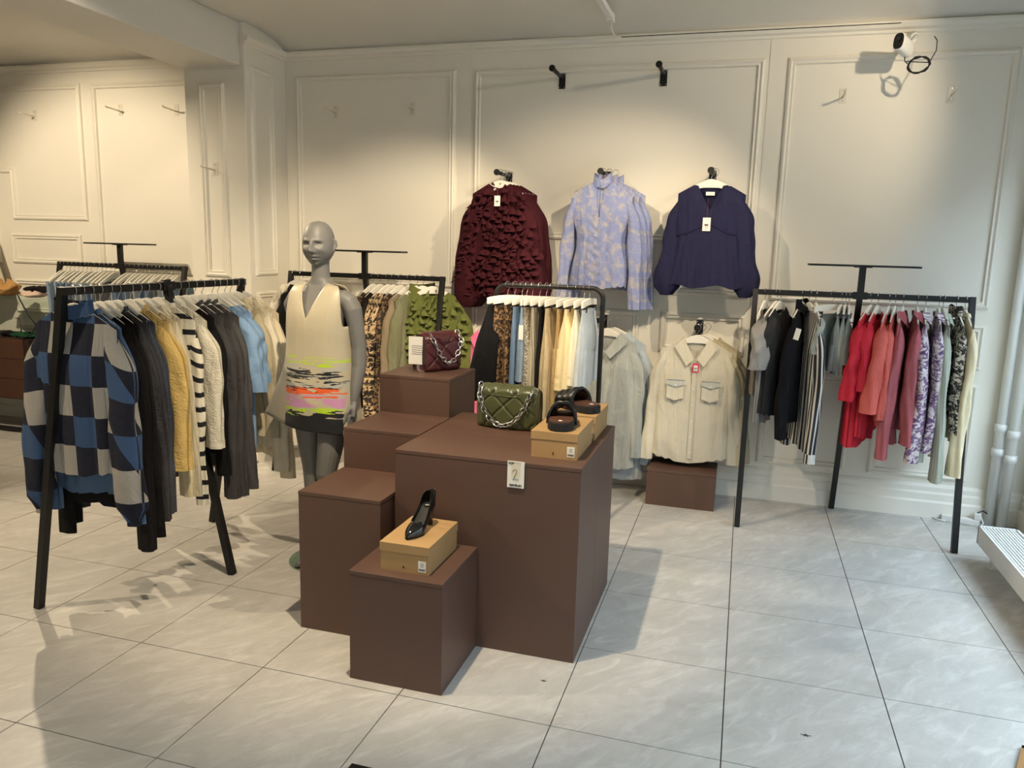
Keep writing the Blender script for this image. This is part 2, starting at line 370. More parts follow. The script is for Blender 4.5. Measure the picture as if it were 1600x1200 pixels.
for p in (rect(-3.965, -3.745, 1.43, 2.835), rect(-3.965, -3.745, 1.0, 1.30), rect(-3.965, -3.745, 0.28, 0.91)): moulding(p, col, pcf)
for p in (rect(5.135, 5.42, 1.445, 2.965), rect(5.135, 5.42, 1.0, 1.325), rect(5.135, 5.42, 0.28, 0.91)): moulding(p, col, pcr)
# vertical board joints, cornice, baseboards
for x in (-2.07, 0.09): MB().box(x-0.045, x+0.045, YB-0.004, YB+0.01, 0.25, 3.1).build('pilaster_strip', M['wall'], wb)
def run(name, prof, p0, p1, outn, mat=M['wall']):
    mb = MB(); p0 = Vector(p0); p1 = Vector(p1); o = Vector(outn)
    mb.quadgrid([[tuple(p+o*d+Vector((0, 0, z))) for d, z in prof] for p in (p0, p1)]); n_ = len(prof); mb.f.append(tuple(range(n_))); mb.f.append(tuple(range(n_, 2*n_))[::-1]); return struct(mb.build(name, mat))
CORN = [(0, 3.085), (0.012, 3.09), (0.014, 3.105), (0.035, 3.115), (0.045, 3.135), (0.045, 3.15), (0.02, 3.158), (0.0, 3.16)]
BASE = [(0.036, 0), (0.036, 0.105), (0.024, 0.118), (0.024, 0.162), (0.016, 0.176), (0.016, 0.205), (0.008, 0.222), (0, 0.226)]
for nm, prof in (('trim_2', CORN), ('baseboard_back', BASE)):
    run(nm, prof, (-3.57, YB, 0), (XR, YB, 0), (0, -1, 0)); run(nm, prof, (XL, YB, 0), (-4.09, YB, 0), (0, -1, 0))
run('trim_3', CORN, (-3.57, 5.06, 0), (-3.57, YB, 0), (1, 0, 0))
run('baseboard_column', BASE, (-3.57, 5.045, 0), (-3.57, YB, 0), (1, 0, 0)); run('baseboard_column', BASE, (-4.09, 5.075, 0), (-3.54, 5.075, 0), (0, -1, 0))
run('baseboard_right', BASE, (XR, WY1, 0), (XR, YB, 0), (-1, 0, 0))
MB().bar((-0.93, 5.552, 3.135), (0.80, 5.552, 3.135), 0.004).build('surface_cable', M['ink']); tag(bpy.data.objects['surface_cable'], 'thin dark cable run along the cornice towards the security camera', 'cable')
t = thing('lighting_track', 'white ceiling lighting track ending above the hanging blouses', 'track', (-0.955, 5.24, 3.18))
tm = MB(); tm.bar((0, 0, 0.0), (0.0, -4.2, 0.0), 0.036, 0.034); tm.build('rail', M['white'], t)
MB().bar((0, -0.02, 0), (0, 0.05, 0.0), 0.044, 0.05).build('end_feed', M['white'], t, bevel=0.004)
MB().tube([(0, 0.04, -0.01), (-0.01, 0.09, -0.04), (-0.006, 0.19, -0.06), (0.012, 0.28, -0.045)], 0.006).build('feed_cable', M['white'], t, smooth=True)
for y in (-0.5, -2.2, -4.0): MB().bar((0, y, 0.015), (0, y, 0.08), 0.012).build('hanger_rod', M['white'], t)

# ------------------------------------------------------------------ plinths
def plinth(x0, x1, y0, y1, h, label):
    t = thing('display_plinth', label, 'plinth', ((x0+x1)/2, (y0+y1)/2, 0), 0, 'brown display plinths')
    a, b = (x1-x0)/2, (y1-y0)/2
    MB().box(-a, a, -b, b, 0, h-0.019).build('body', M['plinth'], t, bevel=0.0015)
    MB().box(-a-0.001, a+0.001, -b-0.001, b+0.001, h-0.018, h).build('lid_panel', M['plinth'], t, bevel=0.002)
plinth(-1.391, -1.002, 2.547, 2.945, 0.455, 'smallest brown plinth in front carrying the shoe box with the black pump')
plinth(-1.798, -1.405, 2.848, 3.25, 0.638, 'empty brown plinth standing left behind the black pump, lower of the empty ones')
plinth(-1.798, -1.405, 3.253, 3.66, 0.835, 'empty brown plinth between the burgundy bag and the lower empty plinth')
plinth(-1.81, -1.415, 3.664, 4.06, 1.033, 'tall brown plinth carrying the burgundy chain bag')
plinth(-1.385, -0.572, 2.95, 3.36, 0.842, 'wide brown plinth wearing the white number card on its front')
plinth(-1.385, -0.572, 3.362, 3.78, 0.842, 'wide brown plinth under the green quilted bag, behind the card plinth')
plinth(-0.547, -0.094, 5.16, 5.5, 0.25, 'low brown plinth against the wall under the pale denim shirt')
t = thing('number_card', 'white card reading number 2 hanging on wide brown plinth', 'sign', (-0.842, 2.9455, 0.79))
MB().box(-0.036, 0.036, -0.0025, 0, -0.056, 0.056).build('card', M['paper'], t)
MB().box(-0.019, 0.019, -0.0032, -0.0024, -0.012, 0.047).build('tape', plain('clear_tape', (222, 212, 190), 0.3), t)
MB().box(-0.022, 0.022, -0.004, -0.003, 0.05, 0.058).build('tape', MATS['clear_tape'], t)
text('ROP', 0.012, M['ink'], t, (-0.020, -0.0036, 0.043), (R(90), 0, 0), bold=0.0003)
text('tovek.se', 0.0155, M['ink'], t, (0, -0.0036, -0.049), (R(90), 0, 0), bold=0.0005)
MB().tube([(-0.013, -0.004, 0.012), (-0.008, -0.004, 0.02), (0.001, -0.004, 0.022), (0.005, -0.004, 0.014), (0.0, -0.004, 0.0), (-0.008, -0.004, -0.015), (-0.013, -0.004, -0.022), (0.0, -0.004, -0.019), (0.013, -0.004, -0.020)], 0.0009, 5).build('handwritten_numeral', M['ink'], t)

# ------------------------------------------------------------------ shoe boxes, shoes
def shoebox(x, y, z, w_, d_, h, label, rz=0, front=True):
    t = thing('shoe_box', label, 'shoe box', (x, y, z), rz, 'kraft shoe boxes')
    a, b = w_/2, d_/2
    MB().box(-a+0.003, a-0.003, -b+0.003, b-0.003, 0, h-0.004).build('body', M['kraft'], t)
    MB().box(-a, a, -b, b, h-0.036, h).build('lid', M['kraft'], t, bevel=0.0012)
    l = MB().box(a-0.045, a-0.013, -b+0.0015, -b+0.0035, 0.012, 0.056).build('label_sticker', M['paper'], t)
    for k in range(9): MB().box(a-0.042+k*0.003, a-0.0405+k*0.003+0.0008*(k % 2), -b+0.001, -b+0.002, 0.017, 0.025).build('barcode_bar', M['ink'], l)
    for k in range(3): MB().box(a-0.036, a-0.022, -b+0.001, -b+0.002, 0.034+k*0.006, 0.036+k*0.006).build('print_line', plain('grey_ink', (120, 118, 115), 0.8), l)
    MB().rings([(-0.003, 0, 0, 0.0035, 0.006), (-0.003, 0, 0.002, 0.0035, 0.006)], 10).build('emblem', plain('brown_ink', (90, 50, 30), 0.8), t).matrix_local = Matrix.Translation((0, -b+0.003, 0.022)) @ Matrix.Rotation(R(90), 4, 'X')
shoebox(-1.181, 2.752, 0.455, 0.207, 0.312, 0.115, 'kraft shoe box under the black high heeled pump')
shoebox(-0.713, 3.225, 0.842, 0.202, 0.335, 0.113, 'kraft shoe box with label under the front black slide')
shoebox(-0.722, 3.59, 0.842, 0.23, 0.33, 0.113, 'kraft shoe box under the rear slide, behind the front shoe box')

def pump(loc, rz):
    t = thing('high_heel_pump', 'glossy black pointed high heel pump on kraft shoe box', 'shoe', loc, rz)
    L = 0.215; n = 22; zs = lambda s: 0.004 + 0.082*smooth((s-0.28)/0.62)
    wd = lambda s: interp([(0, 0.004), (0.06, 0.016), (0.18, 0.031), (0.32, 0.040), (0.5, 0.033), (0.7, 0.027), (0.88, 0.029), (0.97, 0.022), (1.0, 0.008)], s)
    top = lambda s: interp([(0, 0.010), (0.1, 0.028), (0.25, 0.042), (0.36, 0.050), (0.42, 0.036), (0.6, 0.034), (0.8, 0.046), (0.95, 0.062), (1.0, 0.066)], s)
    up_ = MB(); rows = []
    for k in range(n+1):
        s_ = k/n; y = -L*0.5+L*s_; z0 = zs(s_); hw = wd(s_); h = top(s_); closed = s_ < 0.33; row = []
        for i in range(17):
            a = i/16
            if closed:
                th = PI*a; row.append((-cos(th)*hw, y, z0+sin(th)*h*0.9+0.002))
            else:
                q = smooth((s_-0.33)/0.10)
                if a < 0.5: f = a*2; x = -hw; zz = z0+f*h
                else: f = (1-a)*2; x = hw; zz = z0+f*h
                x *= (1-0.18*f*f); th = PI*a; xc = -cos(th)*hw; zc = z0+sin(th)*h*0.9
                gap = abs(a-0.5) < 0.20
                row.append((lerp(xc, math.copysign(hw*(1-0.15*min(1, abs(f))), x) if not (a == 0.5) else 0, q), y+(0.012*f if s_ > 0.9 else 0), lerp(zc, zz, q)))
        rows.append(row)
    # split at the opening: left and right walls, toe closed
    k0 = int(0.36*n)
    up_.quadgrid(rows[:k0+1])
    up_.quadgrid([r_[:8] for r_ in rows[k0:]]); up_.quadgrid([r_[9:] for r_ in rows[k0:]])
    up_.quadgrid([[rows[-1][i], rows[-1][16-i]] for i in range(8)])
    o = up_.build('upper', M['patent'], t, smooth=True); s = o.modifiers.new('solid', 'SOLIDIFY'); s.thickness = 0.002; ss = o.modifiers.new('sub', 'SUBSURF'); ss.levels = 1; ss.render_levels = 2
    so = MB(); g_ = []
    for k in range(n+1):
        s_ = k/n; y = -L*0.5+L*s_; z0 = zs(s_); hw = wd(s_)*0.97
        g_.append([(-hw, y, z0+0.001), (hw, y, z0+0.001), (hw, y, z0-0.004), (-hw, y, z0-0.004)])
    so.quadgrid(g_, closed_u=True); so.build('sole', M['rubber'], t, smooth=False)
    ins = MB(); ins.quadgrid([[(wd(k/n)*0.9*x, -L*0.5+L*k/n, zs(k/n)+0.004) for x in (-1, 0, 1)] for k in range(7, n+1)]); io = ins.build('insole', M['insole'], t, smooth=True)
    MB().box(-0.008, 0.008, 0.058, 0.074, 0.088, 0.0895).build('insole_print', plain('silver_print', (170, 168, 165), 0.4), io)
    MB().rings([(0, 0.088, 0.0, 0.015, 0.012), (0, 0.086, 0.03, 0.014, 0.012), (0, 0.084, 0.06, 0.018, 0.016), (0, 0.082, 0.086, 0.024, 0.022)], 16).build('heel', M['patent'], t, smooth=True)
pump((-1.182, 2.748, 0.572), R(-4))

def slide(loc, rz, label):
    t = thing('slide_sandal', label, 'sandal', loc, rz, 'black slide sandals'); t.scale = (1.2, 1.08, 1.22)
    L = 0.25; out = lambda s: interp([(0, 0.015), (0.05, 0.034), (0.2, 0.046), (0.45, 0.046), (0.62, 0.05), (0.85, 0.046), (0.96, 0.032), (1, 0.012)], s)
    n = 24; pts = [(out(k/n), -L/2+L*k/n) for k in range(n+1)]; loop = pts + [(-x, y) for x, y in pts[::-1]]
    MB().prism(loop, 0.0, 0.03).build('sole', M['rubber'], t, bevel=0.003)
    MB().prism([(x*0.92, y*0.96) for x, y in loop], 0.030, 0.034).build('footbed', M['footbed'], t)
    MB().box(-0.006, 0.006, -0.10, -0.085, 0.034, 0.0348).build('logo_patch', M['paper'], t)
    st = MB(); g_ = []
    for k in range(15):
        s_ = k/14; y = -0.03+0.125*s_; hw = 0.056-0.008*s_; hh = 0.080-0.034*s_
        g_.append([(-cos(PI*i/18)*(hw), y+0.012*sin(PI*i/18), 0.010+sin(PI*i/18)**0.8*(hh+0.008*abs(sin(PI*s_*3))*abs(sin(PI*i/18*4)))) for i in range(19)])
    st.quadgrid(g_); o = st.build('strap', M['slide'], t, smooth=True); m = o.modifiers.new('solid', 'SOLIDIFY'); m.thickness = 0.012; m.offset = -1
    ln = MB(); ln.quadgrid([[(p[0]*0.74, p[1], 0.012+(p[2]-0.012)*0.80) for p in r_] for r_ in g_]); ln.build('strap_lining', M['footbed'], o, smooth=True)
slide((-0.713, 3.20, 0.955), R(8), 'black padded slide sandal on front kraft box')
slide((-0.725, 3.57, 0.955), R(52), 'black slide sandal with brown footbed on rear kraft box')

# ------------------------------------------------------------------ bags
def link_mesh():
    mb = MB(); mb.tube([(0.017*cos(a), 0.0118*sin(a), 0) for a in [2*PI*k/14 for k in range(14)]], 0.0033, 6, closed=True); return mb.mesh('chain_link', M['steel'], True)
LINK = link_mesh()
def chain(path, parent):
    P = [Vector(p) for p in path]; d = [0]
    for a, b in zip(P, P[1:]): d.append(d[-1]+(b-a).length)
    n = int(d[-1]/0.0245)
    for k in range(n+1):
        s = d[-1]*k/n; i = max(j for j in range(len(P)-1) if d[j] <= s+1e-9); tt = (s-d[i])/(d[i+1]-d[i]); p = P[i].lerp(P[i+1], tt); dr = (P[i+1]-P[i]).normalized()
        q = dr.to_track_quat('X', 'Z').to_euler(); o = inst('chain_link', LINK, parent, p); e = q.to_matrix() @ Matrix.Rotation(R(38 if k % 2 else -42), 3, 'X'); o.rotation_euler = e.to_euler()
def quilt(x, z, s): a = (x+z)/s; b = (x-z)/s; return min(1, 3.2*abs(sin(PI*a)))**0.6*min(1, 3.2*abs(sin(PI*b)))**0.6
def bag(name, label, loc, rz, W_, H_, D_, mat, s):
    t = thing(name, label, 'handbag', loc, rz)
    b = MB(); n = 80; rows = []
    prof = [(-D_/2*0.9, 0.004), (-D_/2, 0.02)] + [(-D_/2-0.004*sin(PI*k/40), 0.02+(H_-0.045)*k/40) for k in range(1, 41)] + [(-D_/2+D_*0.5*(1-cos(PI/2*k/5)), H_-0.025+0.025*sin(PI/2*k/5)) for k in range(1, 6)] + [(D_*k/10, H_-0.004*k) for k in range(1, 5)] + [(D_/2, H_-0.03)] + [(D_/2, H_-0.03-(H_-0.05)*k/6) for k in range(1, 7)] + [(D_/2*0.9, 0.004), (0, 0.0)]
    for i in range(n+1):
        u = i/n; x = (u-0.5)*W_; e = 1-abs(2*u-1)**8; row = []
        arc = 0
        for k, (y, z) in enumerate(prof):
            q = quilt(x+0.01, z+ (0 if k < 42 else (y+D_/2)), s)*0.011*e
            yy = y*(0.82+0.18*e); front = k <= 42
            row.append((x*(1+0.02*sin(PI*z/H_)), yy-(q if front else 0)+(q*0.4 if k > 48 else 0), z*(0.97+0.03*e)+(q*0.8 if 42 < k < 49 else 0)))
        rows.append(row)
    b.quadgrid(rows, closed_u=True); m = len(prof); b.f.append(tuple(range(m))); b.f.append(tuple(n*m+i for i in range(m))[::-1])
    o = b.build('body', mat, t, smooth=True)
    MB().tube([(-W_*0.47, -D_/2-0.008, H_-0.04), (0, -D_/2-0.014, H_-0.043), (W_*0.47, -D_/2-0.008, H_-0.04)], 0.003, 6).build('flap_seam', mat, t, smooth=True)
    return t
g_ = bag('quilted_bag', 'olive green quilted leather bag with chrome chain on wide plinth', (-1.054, 3.545, 0.842), R(-5), 0.305, 0.205, 0.10, M['green_l'], 0.115)
chain([(-0.13, -0.055, 0.205), (-0.128, -0.075, 0.16), (-0.105, -0.076, 0.09), (-0.07, -0.074, 0.04), (-0.02, -0.074, 0.018), (0.03, -0.074, 0.03), (0.075, -0.076, 0.07), (0.105, -0.076, 0.12), (0.125, -0.07, 0.175), (0.14, -0.03, 0.195)], g_)
b_ = bag('quilted_bag', 'burgundy quilted chain bag with white paper tag on tall plinth', (-1.60, 3.945, 1.033), R(62), 0.25, 0.205, 0.13, M['burg_l'], 0.13)
chain([(-0.10, -0.07, 0.195), (-0.085, -0.092, 0.15), (-0.05, -0.094, 0.085), (0.0, -0.092, 0.045), (0.045, -0.094, 0.06), (0.08, -0.094, 0.11), (0.10, -0.09, 0.165), (0.10, -0.055, 0.205)], b_)
tg = MB().box(-0.058, 0.058, -0.001, 0.001, -0.15, 0.0).build('paper_tag', M['paper'], b_); tg.matrix_local = Matrix.Translation((-0.136, -0.012, 0.19)) @ Matrix.Rotation(R(-58), 4, 'Z')
for k in range(5): MB().box(-0.04, 0.04-0.006*(k % 2), -0.0018, -0.001, -0.052-0.011*k, -0.049-0.011*k).build('print_line', MATS['grey_ink'], tg)

# ------------------------------------------------------------------ hangers and racks
def hook_pts(z0): return [(0, 0, z0), (0, 0, -0.034)] + [(0.021*sin(a), 0, -0.0+0.021*cos(a)) for a in [R(150)-R(280)*k/9 for k in range(10)]]
HK = MB().tube([(0, 0, -0.075), (0, 0, -0.04), (0.012, 0, -0.022)] + [(0.0225*sin(a), 0, 0.0225*cos(a)) for a in [R(125)-R(215)*k/10 for k in range(11)]], 0.0018, 6).mesh('hook', M['steel'], True)
def hz(u): return -0.052-0.115*(math.sqrt(u*u+0.0012)-0.0346)/0.2*1.0
hb = MB(); rows = []
for i in range(33):
    u = -0.186+0.372*i/32; zt = hz(u); hgt = 0.034+0.022*math.exp(-(u/0.05)**2)-0.012*(abs(u)/0.186)**3; tk = 0.007
    e = 1 if 0 < i < 32 else 0.5
    rows.append([(u, -tk*e, zt-0.004), (u, -tk*0.6*e, zt), (u, tk*0.6*e, zt), (u, tk*e, zt-0.004), (u, tk*e, zt-hgt+0.003), (u, tk*0.6*e, zt-hgt), (u, -tk*0.6*e, zt-hgt), (u, -tk*e, zt-hgt+0.003)])
hb.quadgrid(rows, closed_u=True); hb.f.append(tuple(range(8))); hb.f.append(tuple(32*8+i for i in range(8))[::-1])
HB = hb.mesh('hanger_body', M['hanger'], False)
cb = MB(); rows = []
for i in range(13):
    u = -0.175+0.35*i/12; e = 1 if 0 < i < 12 else 0.6; zt = -0.06-0.012*abs(u/0.175)**2
    rows.append([(u, -0.008*e, zt), (u, 0.008*e, zt), (u, 0.008*e, zt-0.036), (u, -0.008*e, zt-0.036)])
cb.quadgrid(rows, closed_u=True); cb.f.append((0, 1, 2, 3)); cb.f.append((51, 50, 49, 48)); CB = cb.mesh('hanger_bar', M['hanger'])
cl = MB(); cl.bar((0, 0, -0.086), (0, 0, -0.105), 0.004).bar((0, -0.008, -0.10), (0, -0.004, -0.135), 0.024, 0.003, (1, 0, 0)).bar((0, 0.008, -0.10), (0, 0.004, -0.135), 0.024, 0.003, (1, 0, 0)).box(-0.013, 0.013, -0.01, 0.01, -0.112, -0.104); CLIP = cl.mesh('clip', plain('dark_steel', (96, 94, 92), 0.35, metal=0.8))
def hanger(loc, rz, what, clip=False, group='white hangers'):
    t = thing('clip_hanger' if clip else 'clothes_hanger', ('white clip hanger holding ' if clip else 'white wooden hanger holding ')+what, 'hanger', loc, rz, group)
    inst('hook', HK, t)
    if clip:
        inst('bar', CB, t); wb_ = MB().tube([(-0.15, 0, -0.093), (0.15, 0, -0.093)], 0.0022, 6)
        inst('clip', CLIP, t, (-0.115, 0, 0)); inst('clip', CLIP, t, (0.115, 0, 0))
    else: inst('shoulder_bar', HB, t)
    return t
ZB = 1.473
def rack(loc, rz, label, L=1.262, sign=True, xo=0.0, foot=-0.28, rear=0.33):
    t = thing('clothes_rack', label, 'clothes rack', loc, rz, 'black tripod clothes racks'); w_ = 0.034
    MB().bar((-L/2, 0, ZB), (L/2, 0, ZB), w_).build('rail', M['black'], t, bevel=0.002)
    for s in (-1, 1):
        MB().bar((s*(L/2-w_/2), 0.0, ZB+w_/2), (s*(L/2-w_/2+0.004), foot, 0.0), w_, w_, (1, 0, 0)).build('leg', M['black'], t, bevel=0.002)
    MB().bar((xo, 0.0, ZB+0.03), (xo, rear, 0.0), w_, w_, (1, 0, 0)).build('leg', M['black'], t, bevel=0.002)
    MB().box(xo-0.04, xo+0.04, -0.023, 0.023, ZB-0.022, ZB+0.022).build('joint_sleeve', M['black'], t, bevel=0.002)
    if sign:
        MB().box(xo-0.019, xo+0.019, -0.015, 0.015, ZB+0.02, 1.645).build('sign_post', M['black'], t)
        MB().box(xo-0.315, xo+0.315, -0.06, 0.06, 1.648, 1.660).build('sign_plate', M['black'], t, bevel=0.001)
        MB().box(xo-0.05, xo+0.05, -0.03, 0.03, 1.643, 1.648).build('mount_flange', M['black'], t)
    return t
rack((0.68, 5.2, 0), 0, 'black tripod rack at right under the security camera, reds and greys', rear=0.34)
rack((-2.76, 3.225, 0), R(-90), 'black tripod rack in left foreground with the checked sweater', sign=False, foot=-0.27, rear=0.325)
rack((-2.685, 5.2, 0), 0, 'black tripod rack behind the grey mannequin')
rack((-4.975, 5.3, 0), 0, 'black tripod rack at far left packed with white clip hangers', L=1.30)
t = thing('garment_rail', 'black tubular garment rail with rounded corners behind the green bag', 'clothes rail', (-1.116, 4.5, 0))
rp = [(-0.327, 0, 0.03), (-0.327, 0, 1.42)] + [(-0.327+0.065*(1-cos(a)), 0, 1.42+0.065*sin(a)) for a in [PI/2*k/6 for k in range(1, 7)]]
MB().tube(rp + [(-x, y, z) for x, y, z in rp[::-1]], 0.0145, 12).build('frame', M['black'], t, smooth=True)
for s in (-1, 1): MB().tube([(s*0.327, -0.22, 0.03), (s*0.327, 0.22, 0.03)], 0.0145, 10).build('foot', M['black'], t, smooth=True)
MB().tube([(-0.327, 0, 0.12), (0.327, 0, 0.12)], 0.01, 8).build('cross_bar', M['black'], t, smooth=True)

# ------------------------------------------------------------------ garments
def garment_body(W, L, T, rnd, neck=0.105, nf=0.05, nb=0.025, flare=0.0, waist=0.0, fold=0.012, kf=5, n=44, m=22, hemw=0.012, vneck=False, armhole=0.0, bubble=0.0, ruche=0.0):
    EX = [(rnd.uniform(0.2, 0.6), rnd.uniform(0, 0.5), rnd.uniform(2, 9), rnd.uniform(0, 6.28), rnd.uniform(-3, 3)) for _ in range(4)]
    mb = MB(); uvs = []; hw0 = W/2; p1, p2, p3, p4 = [rnd.uniform(0, 6.28) for _ in range(4)]; rows = []
    for j in range(m+1):
        v = j/m; hw = hw0*(1+flare*v**1.2-waist*math.exp(-((v-0.5)/0.22)**2)) - armhole*math.exp(-((v-0.12)/0.09)**2)
        ht = 0.009+(T/2-0.009)*smooth(v/0.30)
        if bubble: hw *= 1-bubble*smooth((v-0.93)/0.07)
        row = []
        for i in range(n):
            th = 2*PI*i/n; c, s = cos(th), sin(th)
            u = hw*math.copysign(abs(c)**0.75, c); uu = u/hw
            d = ht*math.copysign(abs(s)**0.7, s)
            f = fold*smooth(v*1.6)*(sin(kf*uu*PI+p1)+0.6*sin(kf*1.9*uu*PI+p2+1.5*v))*(0.5+0.5*v)
            f += fold*sum(am*smooth((v-v0)/0.35)*sin(fq*uu*PI+ph+dr*v) for am, v0, fq, ph, dr in EX)*(1 if s < 0 else 0.7)
            if ruche and s < 0: f += ruche*math.exp(-abs(u)/0.07)*smooth((v-0.30)/0.12)*sin((lerp(0, L, v)*95+abs(u)*70))-ruche*0.8*math.exp(-(u/0.012)**2)*(-1)
            d += f*(1-abs(uu)**6)*0.7
            u += fold*0.5*v*sin(7*v+p3)*s
            us = uu*hw0; zsh = hz(us)+0.005
            if abs(us) < neck:
                q = 1-(abs(us)/neck)**(1 if vneck and s < 0 else 2); dp = (nf if s < 0 else nb)*q; zsh = hz(neck)+0.003+ (hz(us)-hz(neck))*0.0 - dp
            zh = -L + hemw*(sin(3*uu+p4)+0.4*sin(kf*1.9*uu*PI+p2))+ (0.01*s)
            row.append((u, d, lerp(zsh, zh, v))); uvs.append((u if s < 0 else 2*hw0-u+0.03, lerp(zsh, zh, v)))
        rows.append(row)
    mb.quadgrid(rows, closed_u=True); mb.uvs = uvs; return mb
def sleeve(side, W, ln, r, rnd, thick=0.8, taper=0.75, out=0.03, puff=0.0, fold=0.006, fwd=0.0, n=24, m=26, rot=0.0):
    mb = MB(); uvs = []; rows = []; p = rnd.uniform(0, 6.28); z0 = hz(W/2)-0.002; x0 = side*(W/2-0.035)
    for j in range(m+1):
        t = j/m; g = smooth(min(1, t/0.16))**0.5; rr = r*lerp(1, taper, t)*(1+puff*math.exp(-((t-0.78)/0.16)**2))*g + 0.003
        if puff: rr *= 1-0.55*smooth((t-0.92)/0.08)
        cx = x0+side*(0.028*smooth(t/0.25)+out*t); cy = fwd*t+0.012*sin(4*t+p); cz = z0+0.006-ln*t
        row = []
        for i in range(n):
            a = 2*PI*i/n; q = 1+fold/r*(sin(3*a+5*t+p)+0.7*sin(5*a-9*t+p)+0.8*sin(2*a+17*t+p*2)*sin(PI*t))*min(1, t*2.5)
            row.append((cx+cos(a)*rr*q, cy+sin(a)*rr*thick*q, cz-side*cos(a)*rr*(0.75*(1-t)**3)))
            uvs.append((0.3*side+ (a/6.283)*2*PI*r*0.5 + rot*cz, cz*(1-abs(rot)*0.3)))
        rows.append(row)
    mb.quadgrid(rows, closed_u=True); mb.uvs = uvs; return mb, rows[-1], (cx, cy, cz, rr)
def band(rows_pt, h, mat, parent, name='cuff'):
    mb = MB(); c = Vector([sum(p[k] for p in rows_pt)/len(rows_pt) for k in range(3)]); g = []
    for z in (0, -h*0.5, -h): g.append([((p[0]-c.x)*(1.04)+c.x, (p[1]-c.y)*1.04+c.y, p[2]+z+0.012) for p in rows_pt])
    mb.quadgrid(g, closed_u=True); mb.uvs = [(p[0], p[2]) for r_ in g for p in r_]; return mb.build(name, mat, parent, smooth=True)
GC = 0
def short(l):
    for w_ in (' beside', ' behind', ' between', ' with ', ' at ', ' in ', ' hanging', ' before', ' directly', ' after'): l = l.split(w_)[0]
    return 'the '+l
def top(loc, rz, label, mat, name='blouse', cat='blouse', W=0.43, L=0.62, T=0.07, sl=0.52, sr=0.055, collar=None, seed=None, group=None, hang=True, cuff=None, what=None, sleeves=True, sthick=0.62, **kw):
    global GC; GC += 1; rnd = random.Random(seed if seed is not None else GC*13+5)
    skw = {k: kw.pop(k) for k in ('taper', 'out', 'puff', 'sfold', 'fwd', 'rot') if k in kw}
    if 'sfold' in skw: skw['fold'] = skw.pop('sfold')
    t = thing(name, label, cat, loc, rz, group)
    kw.setdefault('fold', 0.013)
    b = garment_body(W*(0.97 if sleeves else 0.9), L, T, rnd, **kw); bo = b.build('body', mat, t, smooth=True)
    if sleeves:
        for s in (-1, 1):
            mb, last, _ = sleeve(s, W, sl, sr*0.84, rnd, thick=sthick, **skw); so = mb.build('sleeve', mat, t, smooth=True)
            if cuff: band(last, cuff, mat, so)
    nk = kw.get('neck', 0.105); nf = kw.get('nf', 0.05); z = hz(nk)+0.004
    if collar in ('rib', 'high'):
        h = 0.02 if collar == 'rib' else 0.06; mb = MB(); g = []
        for k in range(4):
            q = k/3; g.append([(nk*(1.02-0.06*q)*cos(a), 0.03*sin(a)*(1), z+h*q-(nf if sin(a) < 0 else 0.012)*(1-abs(cos(a))**2)) for a in [2*PI*i/24 for i in range(24)]])
        mb.quadgrid(g, closed_u=True); mb.uvs = [(p[0], p[2]) for r_ in g for p in r_]; mb.build('collar', mat, t, smooth=True)
    if collar == 'shirt':
        for s in (-1, 1):
            mb = MB(); P = [[(s*nk*1.0, 0.018, z+0.012), (s*nk*0.98, -0.018, z+0.010), (s*0.012, -T/2-0.004, z-nf*1.0)], [(s*(nk+0.035), 0.012, z-0.018), (s*(nk+0.055), -0.03, z-0.055), (s*0.055, -T/2-0.014, z-nf-0.045)]]
            mb.quadgrid(P); mb.uvs = [(p[0], p[2]) for r_ in P for p in r_]; o = mb.build('collar', mat, t); md = o.modifiers.new('s', 'SOLIDIFY'); md.thickness = 0.004
    if hang: hanger(loc, rz, what or short(label))
    return t
